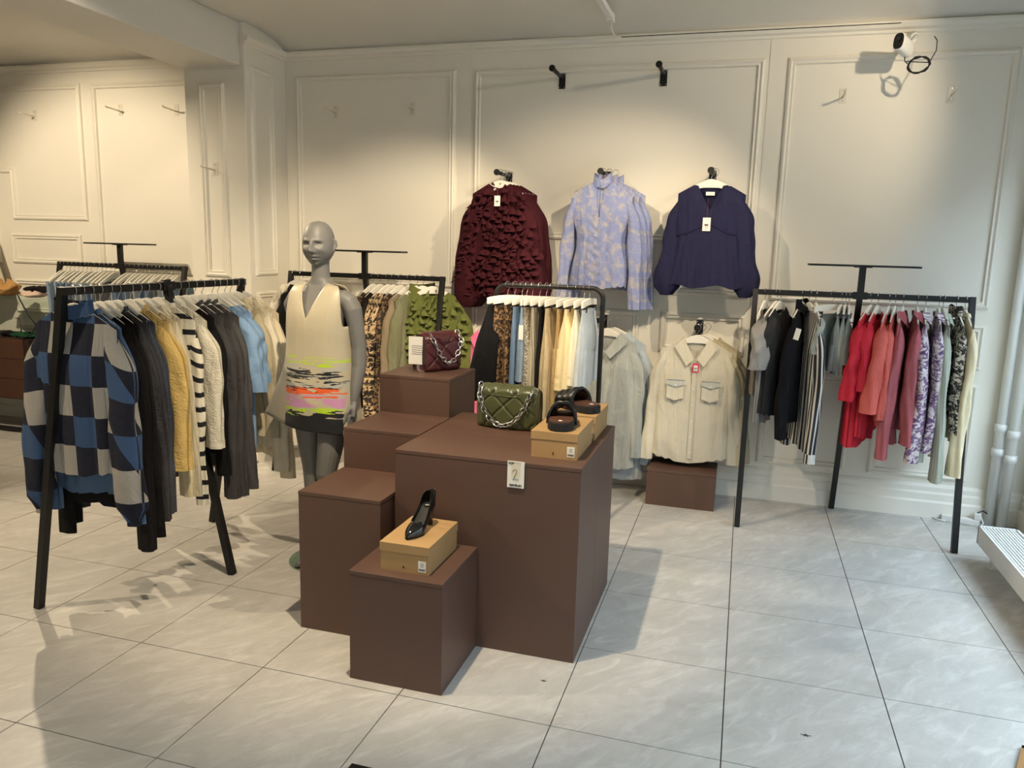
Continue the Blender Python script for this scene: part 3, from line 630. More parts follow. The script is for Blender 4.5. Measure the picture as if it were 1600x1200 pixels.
def bottoms(loc, rz, label, mat, name='trousers', cat='trousers', W=0.34, L=0.95, T=0.05, flare=0.15, split=False, fold=0.012, kf=4, what=None, seed=None, group=None, hemw=0.008, tail=0):
    """skirt, shorts or trousers hung from clips"""
    global GC; GC += 1; rnd = random.Random(seed if seed is not None else GC*17+3); t = thing(name, label, cat, loc, rz, group)
    z0 = -0.122
    def tube_(u0, u1, za, zb, nm, n=28, m=16, T=T):
        mb = MB(); uvs = []; rows = []; p1, p2 = rnd.uniform(0, 6), rnd.uniform(0, 6)
        for j in range(m+1):
            v = j/m; row = []
            for i in range(n):
                a = 2*PI*i/n; c, s = cos(a), sin(a); va = (z0-lerp(za, zb, v))/(L+z0); hw = (u1-u0)/2*(1+flare*va); cu = (u0+u1)/2*(1+flare*va); ht = 0.008+(T/2-0.008)*smooth(va/0.4)
                uu = math.copysign(abs(c)**0.75, c); x = cu+uu*hw; d = ht*math.copysign(abs(s)**0.7, s)+fold*va*(sin(kf*uu*PI+p1)+0.5*sin(kf*2.1*uu*PI+p2))*(1-uu**6)
                zz = lerp(za, zb+hemw*sin(4*uu+p2), v)-tail*v*max(0, -uu); row.append((x, d, zz)); uvs.append((x if s < 0 else W-x, zz))
            rows.append(row)
        mb.quadgrid(rows, closed_u=True); mb.uvs = uvs; return mb.build(nm, mat, t, smooth=True)
    if split:
        cr = z0-0.24 if L > 0.5 else z0-0.19
        tube_(-W/2, W/2, z0, cr, 'waist', m=8); tube_(-W/2, 0.002, cr+0.015, -L, 'leg'); tube_(-0.002, W/2, cr+0.015, -L, 'leg')
    else: tube_(-W/2, W/2, z0, -L, 'skirt_body', n=44, m=18)
    wbm = MB(); g = []
    for k in range(3): g.append([((W/2+0.002)*cos(a), 0.012*sin(a), z0+0.004-0.016*k) for a in [2*PI*i/24 for i in range(24)]])
    wbm.quadgrid(g, closed_u=True); wbm.uvs = [(p[0], p[2]) for r_ in g for p in r_]; wbm.build('waistband', mat, t, smooth=True)
    hanger(loc, rz, what or short(label), clip=True)
    return t
def price_tag(t, x, y, z, w_=0.04, h=0.07, mat=None, string=0.06, inner=False):
    m = mat or M['paper']; o = MB().box(x-w_/2, x+w_/2, y-0.001, y+0.001, z-h, z).build('price_tag', m, t)
    MB().tube([(x, y, z), (x, y+0.004, z+string)], 0.0008, 4).build('tag_string', plain('red_thread', (150, 60, 50), 0.8), o)
    if inner: MB().box(x-w_*0.3, x+w_*0.3, y-0.002, y-0.001, z-h*0.85, z-h*0.2).build('sticker', M['paper'], o)
    for k in range(7): MB().box(x-w_*0.24+k*w_*0.07, x-w_*0.24+k*w_*0.07+w_*(0.03+0.02*(k % 2)), y-0.003, y-0.001, z-h*0.62, z-h*0.48).build('barcode_bar', M['ink'], o)
    for k in range(2): MB().box(x-w_*0.2, x+w_*0.2, y-0.003, y-0.001, z-h*(0.72+0.1*k), z-h*(0.70+0.1*k)).build('print_line', MATS['grey_ink'], o)
def ruffles(t, mat, W, L, T, cols, rws, rnd, z0=-0.12, ln=0.20, wid=0.042):
    for r_ in range(rws):
        for c_ in range(cols):
            uc = -W/2+W*(c_+0.5+0.5*(r_ % 2)-0.25)/cols+rnd.uniform(-0.012, 0.012); zc = z0-(L+z0-0.02)*(r_+0.45)/rws+rnd.uniform(-0.02, 0.02)
            if abs(uc) > 0.165+0.028*r_: continue
            ang = rnd.choice((-1, 1))*rnd.uniform(R(58), R(86)); ph = rnd.uniform(0, 6); N = 30; g = []; kq = rnd.uniform(2.6, 3.8); sd = rnd.choice((-1, 1))
            for i in range(N+1):
                q = i/N; d = (0.5-q)*ln; u = uc+d*cos(ang)+0.010*sin(7*q+ph); z = min(zc+d*sin(abs(ang)), hz(min(abs(u), 0.2))-0.012-1.6*max(0, abs(u)-0.2)); uu = max(-0.98, min(0.98, u/(W/2+0.02)))
                yb = -(T/2)*(1-uu**4)**0.5; e = 0.3+0.7*sin(PI*q)**0.6; w1 = sin(2*PI*kq*q+ph); w2 = cos(2*PI*kq*q+ph); row = []
                for k in range(4):
                    v = k/3; row.append((u+sd*wid*(0.55+0.45*w2)*v*e, yb-0.003-(0.014+0.017*w1)*v*e, max(z-wid*0.6*v*e-0.012*w2*v*e, -L-0.03)))
                g.append(row)
            mb = MB(); mb.quadgrid(g); mb.uvs = [(p[0], p[2]) for r2_ in g for p in r2_]; mb.build('ruffle', mat, t, smooth=True)

F = fabric
DENIM_P = pat_denim('denim_pale', (206, 200, 182), 0.12); DENIM_L = pat_denim('denim_light', (132, 152, 172), 0.3); DENIM_M = pat_denim('denim_mid', (104, 128, 156), 0.3); DENIM_B = pat_denim('denim_bleached', (178, 188, 196), 0.2)
# --- left foreground rack (rail runs along Y at x=-2.76)
def L_(y, label, mat, **kw):
    kw.setdefault('neck', 0.105 if kw.get('collar') in ('rib', 'high', 'shirt') else 0.135); yawd = kw.pop('yaw', -4); return top((-2.76, y, ZB), R(yawd), label, mat, group='knitwear and tops on the left foreground rack', **kw)
plaid = pat_plaid()
L_(2.66, 'navy, blue and cream checked knit sweater at the near rack end', plaid, name='sweater', cat='sweater', W=0.46, L=0.79, T=0.09, sl=0.84, sr=0.082, taper=0.95, out=0.03, collar='high', nf=0.03, rot=0.35, puff=0.12, cuff=0.03, yaw=0, fold=0.012)
L_(2.705, 'steel blue knit sweater directly behind the checked sweater', F('steel_blue_knit', (92, 118, 152), knit=160), name='sweater', cat='sweater', W=0.45, L=0.90, T=0.05, sl=0.86, sr=0.06, collar='rib', what='the steel blue knit sweater')
BK = F('black_knit', (26, 24, 25), knit=200)
L_(2.755, 'long black cardigan following the steel blue sweater', BK, name='cardigan', cat='cardigan', W=0.46, L=0.97, T=0.06, sl=1.0, sr=0.065, nf=0.12, vneck=True, what='the nearer long black cardigan')
L_(2.805, 'long black cardigan just before the charcoal boucle cardigan', BK, name='cardigan', cat='cardigan', W=0.45, L=0.98, T=0.06, sl=0.96, sr=0.065, nf=0.12, vneck=True, what='the farther long black cardigan')
L_(2.86, 'charcoal boucle cardigan between the black cardigans and yellow cardigan', F('charcoal_boucle', (66, 64, 66), knit=110, var=0.4), name='cardigan', cat='cardigan', W=0.45, L=0.9, T=0.06, sl=0.9, sr=0.06, nf=0.1, vneck=True, collar='rib')
L_(2.91, 'dark slate knit top squeezed in before the yellow cardigan', F('slate_knit', (72, 74, 82), knit=140, var=0.3), name='sweater', cat='sweater', W=0.44, L=0.86, T=0.05, sl=0.88, sr=0.055)
L_(2.985, 'mustard yellow fluffy knit cardigan in the rack middle', F('mustard_knit', (212, 178, 108), knit=120, var=0.2), name='cardigan', cat='cardigan', W=0.46, L=0.68, T=0.07, sl=0.68, sr=0.085, taper=0.95, nf=0.1, vneck=True, collar='rib')
L_(3.04, 'cream knit cardigan right behind the yellow cardigan', F('cream_knit', (220, 204, 164), knit=150), name='cardigan', cat='cardigan', W=0.44, L=0.80, T=0.05, sl=0.84, sr=0.055, nf=0.1, vneck=True, what='the cream knit cardigan')
L_(3.09, 'pale ecru shirt hanging longer behind the yellow cardigan', F('ecru_cotton', (206, 196, 170)), name='shirt', cat='shirt', W=0.43, L=0.88, T=0.05, sl=0.86, sr=0.05, collar='shirt', what='the pale ecru shirt')
stripe_k = pat_stripes('striped_knit', (226, 218, 196), (22, 22, 26), 0.075, 0.66)
L_(3.165, 'cream and black striped knit sweater with long striped sleeves', stripe_k, name='sweater', cat='sweater', W=0.46, L=0.72, T=0.06, sl=0.92, sr=0.045, out=0.0, collar='rib')
L_(3.235, 'off white chunky sweater before the black top', F('offwhite_knit', (222, 214, 194), knit=130), name='sweater', cat='sweater', W=0.49, L=0.70, T=0.06, sl=0.60, sr=0.07, collar='rib', cuff=0.04)
L_(3.31, 'plain black top in front of the charcoal sweatshirts', F('black_jersey', (20, 19, 20)), name='shirt', cat='top', W=0.46, L=0.86, T=0.05, sl=0.80, sr=0.06)
CH = F('charcoal_jersey', (70, 68, 68))
L_(3.37, 'charcoal sweatshirt, nearest of the three to the black top', CH, name='sweatshirt', cat='sweatshirt', W=0.47, L=0.92, T=0.06, sl=0.9, sr=0.065, collar='rib', cuff=0.05, what='the charcoal sweatshirt nearest the black top')
L_(3.43, 'charcoal sweatshirt, middle one of the three', CH, name='sweatshirt', cat='sweatshirt', W=0.48, L=0.93, T=0.06, sl=0.9, sr=0.065, collar='rib', cuff=0.05, what='the middle charcoal sweatshirt')
L_(3.49, 'charcoal sweatshirt next to the light blue tops', F('grey_jersey', (82, 80, 80)), name='sweatshirt', cat='sweatshirt', W=0.49, L=0.90, T=0.06, sl=0.88, sr=0.065, collar='rib', cuff=0.05, what='the charcoal sweatshirt next to light blue')
BL = F('light_blue_jersey', (140, 172, 208))
L_(3.575, 'light blue tee with folded sleeve beside the charcoal sweatshirts', BL, name='tshirt', cat='t-shirt', W=0.48, L=0.86, T=0.05, sl=0.40, sr=0.08, taper=1.0, what='the nearer light blue tee')
L_(3.62, 'light blue long tee beside the beige vest', BL, name='tshirt', cat='t-shirt', W=0.47, L=0.9, T=0.05, sl=0.36, sr=0.08, taper=1.0, what='the farther light blue tee')
L_(3.68, 'sleeveless beige vest with straps near the far rack end', F('beige_twill', (190, 172, 134)), name='vest', cat='vest', W=0.46, L=0.8, T=0.06, sleeves=False, nf=0.12, armhole=0.03, vneck=True)
L_(3.73, 'sand coloured crumpled jacket behind the beige vest', F('sand_twill', (196, 184, 154)), name='jacket', cat='jacket', W=0.46, L=0.84, T=0.06, sl=0.70, sr=0.065, collar='shirt', what='the sand coloured jacket')
L_(3.785, 'off white sweatshirt second from the far rack end', F('offwhite_jersey', (226, 217, 194)), name='sweatshirt', cat='sweatshirt', W=0.50, L=0.92, T=0.06, sl=0.9, sr=0.07, collar='rib', what='the off white sweatshirt')
L_(3.84, 'ivory shirt at the far end of the left foreground rack', F('ivory_cotton', (224, 212, 184)), name='shirt', cat='shirt', W=0.51, L=0.98, T=0.06, sl=0.95, sr=0.07, collar='shirt', what='the ivory shirt')

# --- right rack (rail along X at y=5.2)
def R_(x, label, mat, yaw=-8, **kw):
    return top((x, 5.2, ZB), R(90+yaw), label, mat, group='tops on the right rack', **kw)
R_(0.126, 'taupe sleeveless top at the left end of right rack', F('taupe_satin', (128, 118, 108)), yaw=-12, name='vest', cat='top', W=0.40, L=0.64, T=0.05, sleeves=False, armhole=0.03, nf=0.08)
R_(0.197, 'light grey ribbed knit tee beside the taupe sleeveless top', F('grey_rib', (152, 150, 146), rib=60), yaw=-22, name='tshirt', cat='t-shirt', W=0.46, L=0.80, T=0.05, sl=0.30, sr=0.085, taper=1.1, kf=6, what='the light grey ribbed tee')
R_(0.218, 'charcoal pleated top between grey tee and black lace blouse', F('charcoal_pleat', (50, 50, 52), rib=50), yaw=-20, W=0.42, L=0.76, T=0.13, sl=0.30, sr=0.08, fold=0.014, kf=8, flare=0.1, name='top', cat='top')
lace_ = R_(0.352, 'black lace blouse beside the striped shirt', F('black_lace', (20, 20, 24), knit=60), yaw=-18, W=0.42, L=0.80, T=0.09, sl=0.74, sr=0.06, collar='high', taper=1.1, kf=7, fold=0.014, what='the black lace blouse')
o = MB().box(-0.001, 0.001, -0.016, 0.016, -0.07, 0).build('price_tag', M['paper'], lace_); o.location = (-0.245, -0.055, -0.20); o.rotation_euler = (R(12), 0, 0)
R_(0.392, 'black and white vertically striped shirt with cuffs', pat_stripes('pinstripe', (38, 40, 48), (214, 210, 202), 0.021, 0.6, axis=0), yaw=16, name='shirt', cat='shirt', W=0.44, L=0.96, T=0.08, sl=0.82, sr=0.058, collar='shirt', cuff=0.06, taper=0.9)
R_(0.43, 'pale sage short top between striped shirt and grey shorts', F('pale_sage', (158, 166, 160)), yaw=4, name='top', cat='top', W=0.36, L=0.42, T=0.05, sl=0.22, sr=0.05)
SG = [F('shorts_grey', (132, 142, 142)), F('shorts_pale', (160, 168, 164)), F('shorts_ash', (146, 152, 148))]
for k, (x, lb, yw, L_s) in enumerate(((0.527, 'grey blue shorts clipped nearest the pale sage top', -40, 0.46), (0.580, 'ash shorts hanging second of the clipped shorts', -12, 0.46), (0.602, 'pale grey shorts hanging third of the clipped shorts', -8, 0.48), (0.622, 'ash grey shorts hanging next to the rack centre post', -5, 0.42))):
    bottoms((x, 5.2, ZB), R(90+yw), lb, SG[(k*2) % 3 if k != 2 else 1], name='shorts', cat='shorts', W=0.30, L=L_s, T=0.07, flare=0.25, split=True, group='clipped shorts on the right rack', what=['the grey blue shorts', 'the second shorts', 'the pale grey shorts', 'the shorts by the centre post'][k])
RD = F('red_crinkle', (214, 50, 66), rib=70); CR = F('coral_pleat', (226, 110, 100), rib=64); RS = F('dusty_rose', (172, 96, 102))
R_(0.746, 'bright red crinkled top beside the rack centre post', RD, yaw=-24, name='top', cat='top', W=0.44, L=0.90, T=0.09, sl=0.46, sr=0.075, taper=1.1, kf=7, fold=0.014, sfold=0.01)
R_(0.785, 'bright red crinkled top just before the coral pleated top', RD, yaw=-20, name='top', cat='top', W=0.43, L=0.84, T=0.08, sl=0.4, sr=0.085, kf=7, what='the red top nearer the coral tops')
R_(0.85, 'coral pleated top with wide sleeve after the red tops', CR, yaw=-18, name='top', cat='top', W=0.45, L=0.70, T=0.08, sl=0.52, sr=0.085, taper=1.15, kf=8, what='the first coral top')
R_(0.882, 'coral pleated top directly before the dusty rose shirts', CR, yaw=-14, name='top', cat='top', W=0.44, L=0.76, T=0.07, sl=0.56, sr=0.07, kf=8, what='the second coral top')
R_(0.926, 'dusty rose shirt nearest the coral tops', RS, yaw=-14, name='shirt', cat='shirt', W=0.44, L=0.78, T=0.07, sl=0.80, sr=0.058, collar='shirt', taper=1.05, what='the dusty rose shirt nearest coral')
R_(1.004, 'dusty rose shirt nearest the purple floral blouses', RS, yaw=-6, name='shirt', cat='shirt', W=0.44, L=0.68, T=0.07, sl=0.70, sr=0.065, collar='shirt', taper=1.05, what='the dusty rose shirt nearest florals')
FL = pat_floral('purple_floral', (214, 204, 204), (126, 96, 132), (92, 70, 108), 34)
R_(1.05, 'white blouse with purple floral print, longer of the pair', FL, yaw=-8, W=0.44, L=0.80, T=0.07, sl=0.80, sr=0.066, taper=1.05, collar='shirt', what='the longer purple floral blouse')
R_(1.122, 'white blouse with purple floral print, shorter of the pair', FL, yaw=-6, W=0.43, L=0.76, T=0.06, sl=0.74, sr=0.06, collar='shirt', what='the shorter purple floral blouse')
R_(1.146, 'sage fine striped shirt with turned cuff', pat_stripes('sage_stripe', (160, 166, 152), (182, 186, 172), 0.011, 0.5, axis=0), yaw=0, name='shirt', cat='shirt', W=0.44, L=0.86, T=0.06, sl=0.86, sr=0.058, collar='shirt', cuff=0.06, taper=1.0)
R_(1.215, 'black and cream floral blouse beside the sage shirt', pat_floral('mono_floral', (196, 186, 166), (34, 32, 32), (60, 58, 54), 40), yaw=2, W=0.42, L=0.70, T=0.06, sl=0.62, sr=0.05, collar='high', what='the black and cream floral blouse')
R_(1.262, 'cream blouse with flared sleeve at right rack end', F('cream_satin', (226, 212, 176)), yaw=0, W=0.45, L=0.84, T=0.07, sl=0.86, sr=0.05, taper=1.35, collar='rib', out=0.01)

# --- middle rack behind the mannequin (y=5.2)
def M_(x, label, mat, yaw=10, **kw):
    return top((x, 5.2, ZB), R(90+(yaw if yaw < 0 else -yaw)), label, mat, group='garments on the rack behind the mannequin', **kw)
WJ = F('white_wool', (216, 208, 188))
M_(-3.275, 'long white coat at the left end behind the mannequin', WJ, yaw=12, name='coat', cat='coat', W=0.46, L=1.30, T=0.09, sl=0.7, sr=0.065, collar='shirt')
M_(-3.21, 'black jacket behind the mannequin beside the white coat', F('black_wool', (24, 23, 24)), yaw=12, name='jacket', cat='jacket', W=0.46, L=0.8, T=0.07, sl=0.7, sr=0.065, collar='shirt')
LP1 = pat_leopard('dark_leopard', (120, 92, 62), (60, 44, 32), (20, 17, 16), 75)
LP2 = pat_floral('cream_blotch', (200, 172, 132), (30, 24, 22), (24, 20, 18), 30)
M_(-2.62, 'dark leopard print blouse nearest the mannequin arm', LP1, yaw=8, W=0.44, L=0.86, T=0.08, sl=0.8, sr=0.06, neck=0.125, what='the dark leopard blouse')
M_(-2.565, 'black print blouse between the leopard blouses', F('black_print', (34, 28, 26), knit=70), yaw=8, W=0.44, L=0.84, T=0.07, sl=0.78, sr=0.06, neck=0.125, what='the black print blouse')
M_(-2.50, 'cream and black animal print blouse, nearer the black print', LP2, yaw=12, W=0.45, L=0.88, T=0.07, sl=0.86, sr=0.06, neck=0.125, what='the first animal print blouse')
M_(-2.455, 'cream and black animal print blouse, nearer the taupe blouse', LP2, yaw=12, W=0.45, L=0.86, T=0.07, sl=0.82, sr=0.06, neck=0.125, what='the second animal print blouse')
M_(-2.40, 'brown leopard print dress top before the taupe blouse', LP1, yaw=14, W=0.44, L=0.82, T=0.06, sl=0.78, sr=0.055, neck=0.125, what='the brown leopard top')
M_(-2.33, 'taupe satin blouse between animal prints and olive blouse', F('taupe_blouse', (138, 124, 102)), yaw=16, W=0.46, L=0.78, T=0.08, sl=0.78, sr=0.075, neck=0.125, what='the taupe satin blouse')
M_(-2.27, 'grey olive blouse beside the green ruffled blouse', F('grey_olive', (118, 118, 92)), yaw=18, W=0.46, L=0.78, T=0.07, sl=0.74, sr=0.07, neck=0.125, what='the grey olive blouse')
GR = F('moss_chiffon', (100, 106, 56), var=0.12)
gt = M_(-2.15, 'moss green ruffled chiffon blouse at the rack end', GR, yaw=-58, W=0.46, L=0.76, T=0.10, sl=0.72, sr=0.085, taper=1.1, nf=0.06, neck=0.11, fold=0.012, kf=7)
ruffles(gt, GR, 0.50, 0.76, 0.12, 9, 6, random.Random(3))
M_(-2.225, 'moss green ruffled blouse half hidden behind its twin', GR, yaw=-40, W=0.46, L=0.76, T=0.08, sl=0.72, sr=0.08, collar='high', what='the rear moss green blouse')

# --- packed far left rack: denim on clip hangers
JE = [DENIM_L, DENIM_M, DENIM_B, F('jeans_grey', (120, 120, 122))]
xs = [-5.59, -5.55, -5.51, -5.465, -5.42, -5.375, -5.33, -5.29, -5.225, -5.175, -5.13, -5.085, -5.04, -4.915, -4.87, -4.825, -4.78, -4.735, -4.69, -4.65, -4.61, -4.57, -4.525, -4.48, -4.43, -4.39]
for k, x in enumerate(xs):
    rk = random.Random(k); nm = 'jeans'
    lb = ('light washed jeans at the left end of the packed far rack' if k == 0 else 'washed jeans hanging tightly packed on the far left rack')
    g0 = 'jeans on the packed far rack'
    ya = rk.uniform(-2, 9)
    top_like = thing('jeans', lb, 'jeans', (x, 5.3, ZB), R(90+ya), g0)
    L_j = rk.uniform(0.92, 1.05); mb = MB(); uvs = []; rows = []; W_ = 0.40
    for j in range(9):
        v = j/8; row = []
        for i in range(14):
            a = 2*PI*i/14; xx = W_/2*(1-0.25*v)*math.copysign(abs(cos(a))**0.7, cos(a)); row.append((xx, (0.009+0.010*v)*sin(a)+0.004*v*sin(8*xx*9), lerp(-0.150, -L_j, v))); uvs.append((xx+k, row[-1][2]))
        rows.append(row)
    mb.quadgrid(rows, closed_u=True); mb.uvs = uvs; mb.build('legs', JE[(k*3+k//4) % 4 if k > 1 else 0], top_like, smooth=True)
    wm = MB(); wm.quadgrid([[(0.202*cos(a), 0.011*sin(a), z_) for a in [2*PI*i/20 for i in range(20)]] for z_ in (-0.142, -0.16, -0.178)], closed_u=True); wm.uvs = [(p[0], p[2]) for p in wm.v]; wm.build('waistband', JE[(k*3+k//4) % 4 if k > 1 else 0], top_like, smooth=True)
    hanger((x, 5.3, ZB), R(90+ya), 'the light washed jeans at the far rack end' if k == 0 else 'packed jeans on the far left rack', group='hangers on the far left rack')

# --- centre rail (y=4.5)
def C_(x, label, mat, yaw=10, **kw): return bottoms((x, 4.5, 1.485), R(90-yaw*1.15), label, mat, group='bottoms on the centre rail', **kw)
C_(-1.37, 'black wrap skirt slanting at the left end of centre rail', F('black_crepe', (18, 18, 20)), yaw=22, name='skirt', cat='skirt', W=0.34, L=0.66, T=0.14, flare=1.1, what='the black wrap skirt')
LP3 = pat_leopard('leopard_satin', (136, 104, 68), (96, 66, 42), (24, 19, 17), 74)
C_(-1.325, 'leopard print satin skirt beside the black wrap skirt', LP3, yaw=24, name='skirt', cat='skirt', W=0.34, L=0.80, T=0.10, flare=0.2, kf=6, what='the leopard satin skirt')
C_(-1.28, 'leopard print trousers beside the leopard skirt', LP3, yaw=16, W=0.33, L=0.85, T=0.06, what='the leopard trousers')
C_(-1.25, 'mid blue denim skirt behind the light denim one', DENIM_M, yaw=10, name='skirt', cat='skirt', W=0.34, L=0.60, T=0.05, what='the mid blue denim skirt')
dj = C_(-1.215, 'light blue denim skirt with white paper tag', DENIM_L, yaw=6, name='skirt', cat='skirt', W=0.34, L=0.56, T=0.07, what='the light blue denim skirt')
o = MB().box(-0.001, 0.001, -0.014, 0.014, -0.085, 0).build('price_tag', M['paper'], dj); o.location = (-0.185, -0.01, -0.22); o.rotation_euler = (0, 0, 0)
C_(-1.17, 'silver sequin skirt between denim and cream trousers', pat_sequin(), yaw=14, name='skirt', cat='skirt', W=0.34, L=0.75, T=0.09, flare=0.1, what='the silver sequin skirt')
C_(-1.13, 'cream and grey striped trousers after the sequin skirt', pat_stripes('trouser_stripe', (196, 186, 160), (120, 112, 98), 0.02, 0.7, axis=0), yaw=14, W=0.33, L=0.95, T=0.05, split=True, what='the striped trousers')
C_(-1.10, 'black trousers next to the beige linen trousers', F('black_suiting', (26, 25, 26)), yaw=8, W=0.33, L=1.0, T=0.05, split=True, what='the black trousers')
C_(-1.05, 'beige linen trousers with wide leg', F('beige_linen', (186, 168, 132), bs=120, bstr=0.4), yaw=12, W=0.34, L=0.95, T=0.09, flare=0.3, what='the beige linen trousers')
C_(-0.995, 'tan trousers beside the cream shorts', F('tan_cotton', (178, 152, 108)), yaw=8, W=0.33, L=0.98, T=0.06, split=True, what='the tan trousers')
C_(-0.945, 'cream denim shorts with raw hem', pat_denim('denim_cream', (224, 206, 160), 0.1), yaw=10, name='shorts', cat='shorts', W=0.33, L=0.58, T=0.11, flare=0.25, split=True, what='the cream denim shorts')
C_(-0.90, 'white denim shorts with frayed hem', pat_denim('denim_white', (230, 222, 200), 0.08), yaw=6, name='shorts', cat='shorts', W=0.33, L=0.56, T=0.09, flare=0.2, split=True, what='the white denim shorts')
C_(-0.868, 'bleached blue ripped denim shorts at the rail end', DENIM_B, yaw=2, name='shorts', cat='shorts', W=0.34, L=0.56, T=0.07, flare=0.3, split=True, what='the bleached denim shorts')

# ------------------------------------------------------------------ wall brackets and the garments on them
def bracket(x, z, label, ln=0.30, y=YB):
    t = thing('wall_bracket', label, 'wall hook', (x, y, z), 0, 'black face out brackets')
    MB().box(-0.024, 0.024, -0.006, 0, -0.075, 0.028).build('wall_plate', M['black'], t, bevel=0.003)
    for sx in (-0.016, 0.016):
        for sz in (-0.066, 0.018): o = MB().rings([(0, 0, 0, 0.004, 0.004), (0, 0, 0.002, 0.004, 0.004)], 8).build('screw', M['steel'], t); o.location = (sx, -0.006, sz); o.rotation_euler = (R(90), 0, 0)
    MB().tube([(0, -0.004, 0), (0, -ln, 0)], 0.0135, 12).build('arm', M['black'], t, smooth=True)
    MB().tube([(0, -ln+0.002, 0), (0, -ln-0.008, 0)], 0.0215, 16).build('end_disc', M['black'], t)
bracket(-1.343, 2.895, 'empty black wall bracket high up, left of the upper two')
bracket(-0.636, 2.892, 'empty black wall bracket high up, right of the upper two')
bracket(-1.715, 2.222, 'black wall bracket carrying the burgundy ruffled blouses')
bracket(-0.985, 2.228, 'black wall bracket carrying the lavender zip tops')
bracket(-0.267, 2.232, 'black wall bracket carrying the navy blouses')
bracket(-0.285, 1.213, 'black wall bracket carrying the pale denim shirts')
bracket(-0.965, 1.225, 'black wall bracket behind the garment rail carrying long denim')
bracket(-1.76, 1.19, 'black wall bracket carrying the pink blazer behind the rail')
BU = F('burgundy_chiffon', (60, 19, 27), var=0.15); 
for k, y in enumerate((5.33, 5.375, 5.42, 5.465)):
    lab = ['burgundy ruffled chiffon blouse in front with white price tag'] + ['%s burgundy ruffled blouse on the wall bracket, counted from the front' % q for q in ('second', 'third', 'rearmost')]
    bt = top((-1.70+0.012*k, y, 2.222), R(-2), lab[k], BU, W=0.42, L=0.85 if k == 0 else 0.82, T=0.09 if k == 0 else 0.05, sl=0.80, sr=0.085, taper=1.15, puff=0.25, nf=0.03, neck=0.075, fold=0.014, kf=7, bubble=0.06, out=0.04, group='burgundy ruffled blouses', what='the %s burgundy ruffled blouse' % ('front', 'second', 'third', 'rearmost')[k])
    if k == 0:
        ruffles(bt, BU, 0.60, 0.84, 0.13, 13, 8, random.Random(5), z0=-0.10)
        price_tag(bt, 0.025, -0.118, -0.165, 0.042, 0.07)
        MB().rings([(0, 0, 0, 0.010, 0.010), (0, 0, 0.004, 0.010, 0.010)], 12).build('security_pin', M['white'], bt).matrix_local = Matrix.Translation((-0.025, -0.03, -0.115)) @ Matrix.Rotation(R(90), 4, 'X')
LV = pat_cloud('lavender_knit', (136, 146, 190), (176, 170, 172), 17)
for k, y in enumerate((5.33, 5.385, 5.44)):
    lab = ['lavender marbled zip top with ruched front', 'lavender marbled zip top second on its bracket', 'lavender marbled zip top closest to the wall']
    lt = top((-0.975+0.035*k, y, 2.228), R(-3), lab[k], LV, name='zip_top', cat='top', W=0.44, L=0.77, T=0.09, sl=0.76, sr=0.052, taper=0.8, out=0.05, waist=0.22, nf=0.045, neck=0.06, collar='high', fold=0.006, ruche=(0.006 if k == 0 else 0), n=90, m=70, group='lavender zip tops', flare=-0.12, what='the %s lavender zip top' % ('front', 'second', 'rearmost')[k])
    if k == 0:
        MB().box(-0.002, 0.002, -0.052, -0.047, -0.30, -0.09).build('zip', M['steel'], lt)
NV = F('navy_chiffon', (38, 38, 66), var=0.12)
for k, y in enumerate((5.33, 5.40)):
    lab = ['navy v neck peplum blouse with white price tag', 'navy peplum blouse hidden behind the front navy one']
    nt = top((-0.262+0.02*k, y, 2.232), R(2), lab[k], NV, W=0.42, L=0.42, T=0.09, sl=0.66, sr=0.066, sthick=0.5, taper=1.0, puff=0.35, out=0.05, nf=0.17, vneck=True, neck=0.085, fold=0.005, group='navy peplum blouses', what='the %s navy peplum blouse' % ('front', 'rear')[k])
    pe = MB(); rows = []; uvs = []
    for j in range(15):
        v = j/14; rows.append([])
        for i in range(72):
            a = 2*PI*i/72; c, s = cos(a), sin(a); hw = 0.185+0.065*v; f = 0.012*v**0.6*(sin(26*c+1)+0.7*sin(41*c+2)); xx = hw*math.copysign(abs(c)**0.8, c)
            yy = (0.052+0.022*v)*math.copysign(abs(s)**0.7, s)+f*(1-c**6); zt = -0.405+ (0.07*(1-min(1, abs(xx)/0.14)) if s < 0 else 0); rows[-1].append((xx, yy, lerp(zt, -0.745+0.012*sin(7*c), v))); uvs.append((xx, rows[-1][-1][2]))
    pe.quadgrid(rows, closed_u=True); pe.uvs = uvs; peo = pe.build('peplum', NV, nt, smooth=True)
    MB().tube([(p[0], p[1]-0.003, p[2]) for p in rows[0][38:71]], 0.004, 6).build('waist_seam', NV, peo, smooth=True)
    if k == 0:
        price_tag(nt, -0.01, -0.06, -0.30, 0.05, 0.085, string=0.12)
        MB().box(-0.028, 0.028, 0.012, 0.015, -0.155, -0.132).build('neck_label', M['paper'], nt)
        rr = random.Random(4); dm = MB().rings([(0, 0, 0, 0.005, 0.005), (0, -0.006, 0.0, 0.002, 0.002)], 6).mesh('fabric_dot', NV, True)
        for q in range(34):
            u = rr.uniform(-0.19, 0.19); z = rr.uniform(-0.42, -0.16)
            if abs(u) < 0.06: continue
            inst('fabric_dot', dm, nt, (u, -0.048*(1-(abs(u)/0.21)**4)**0.5-0.002, z))
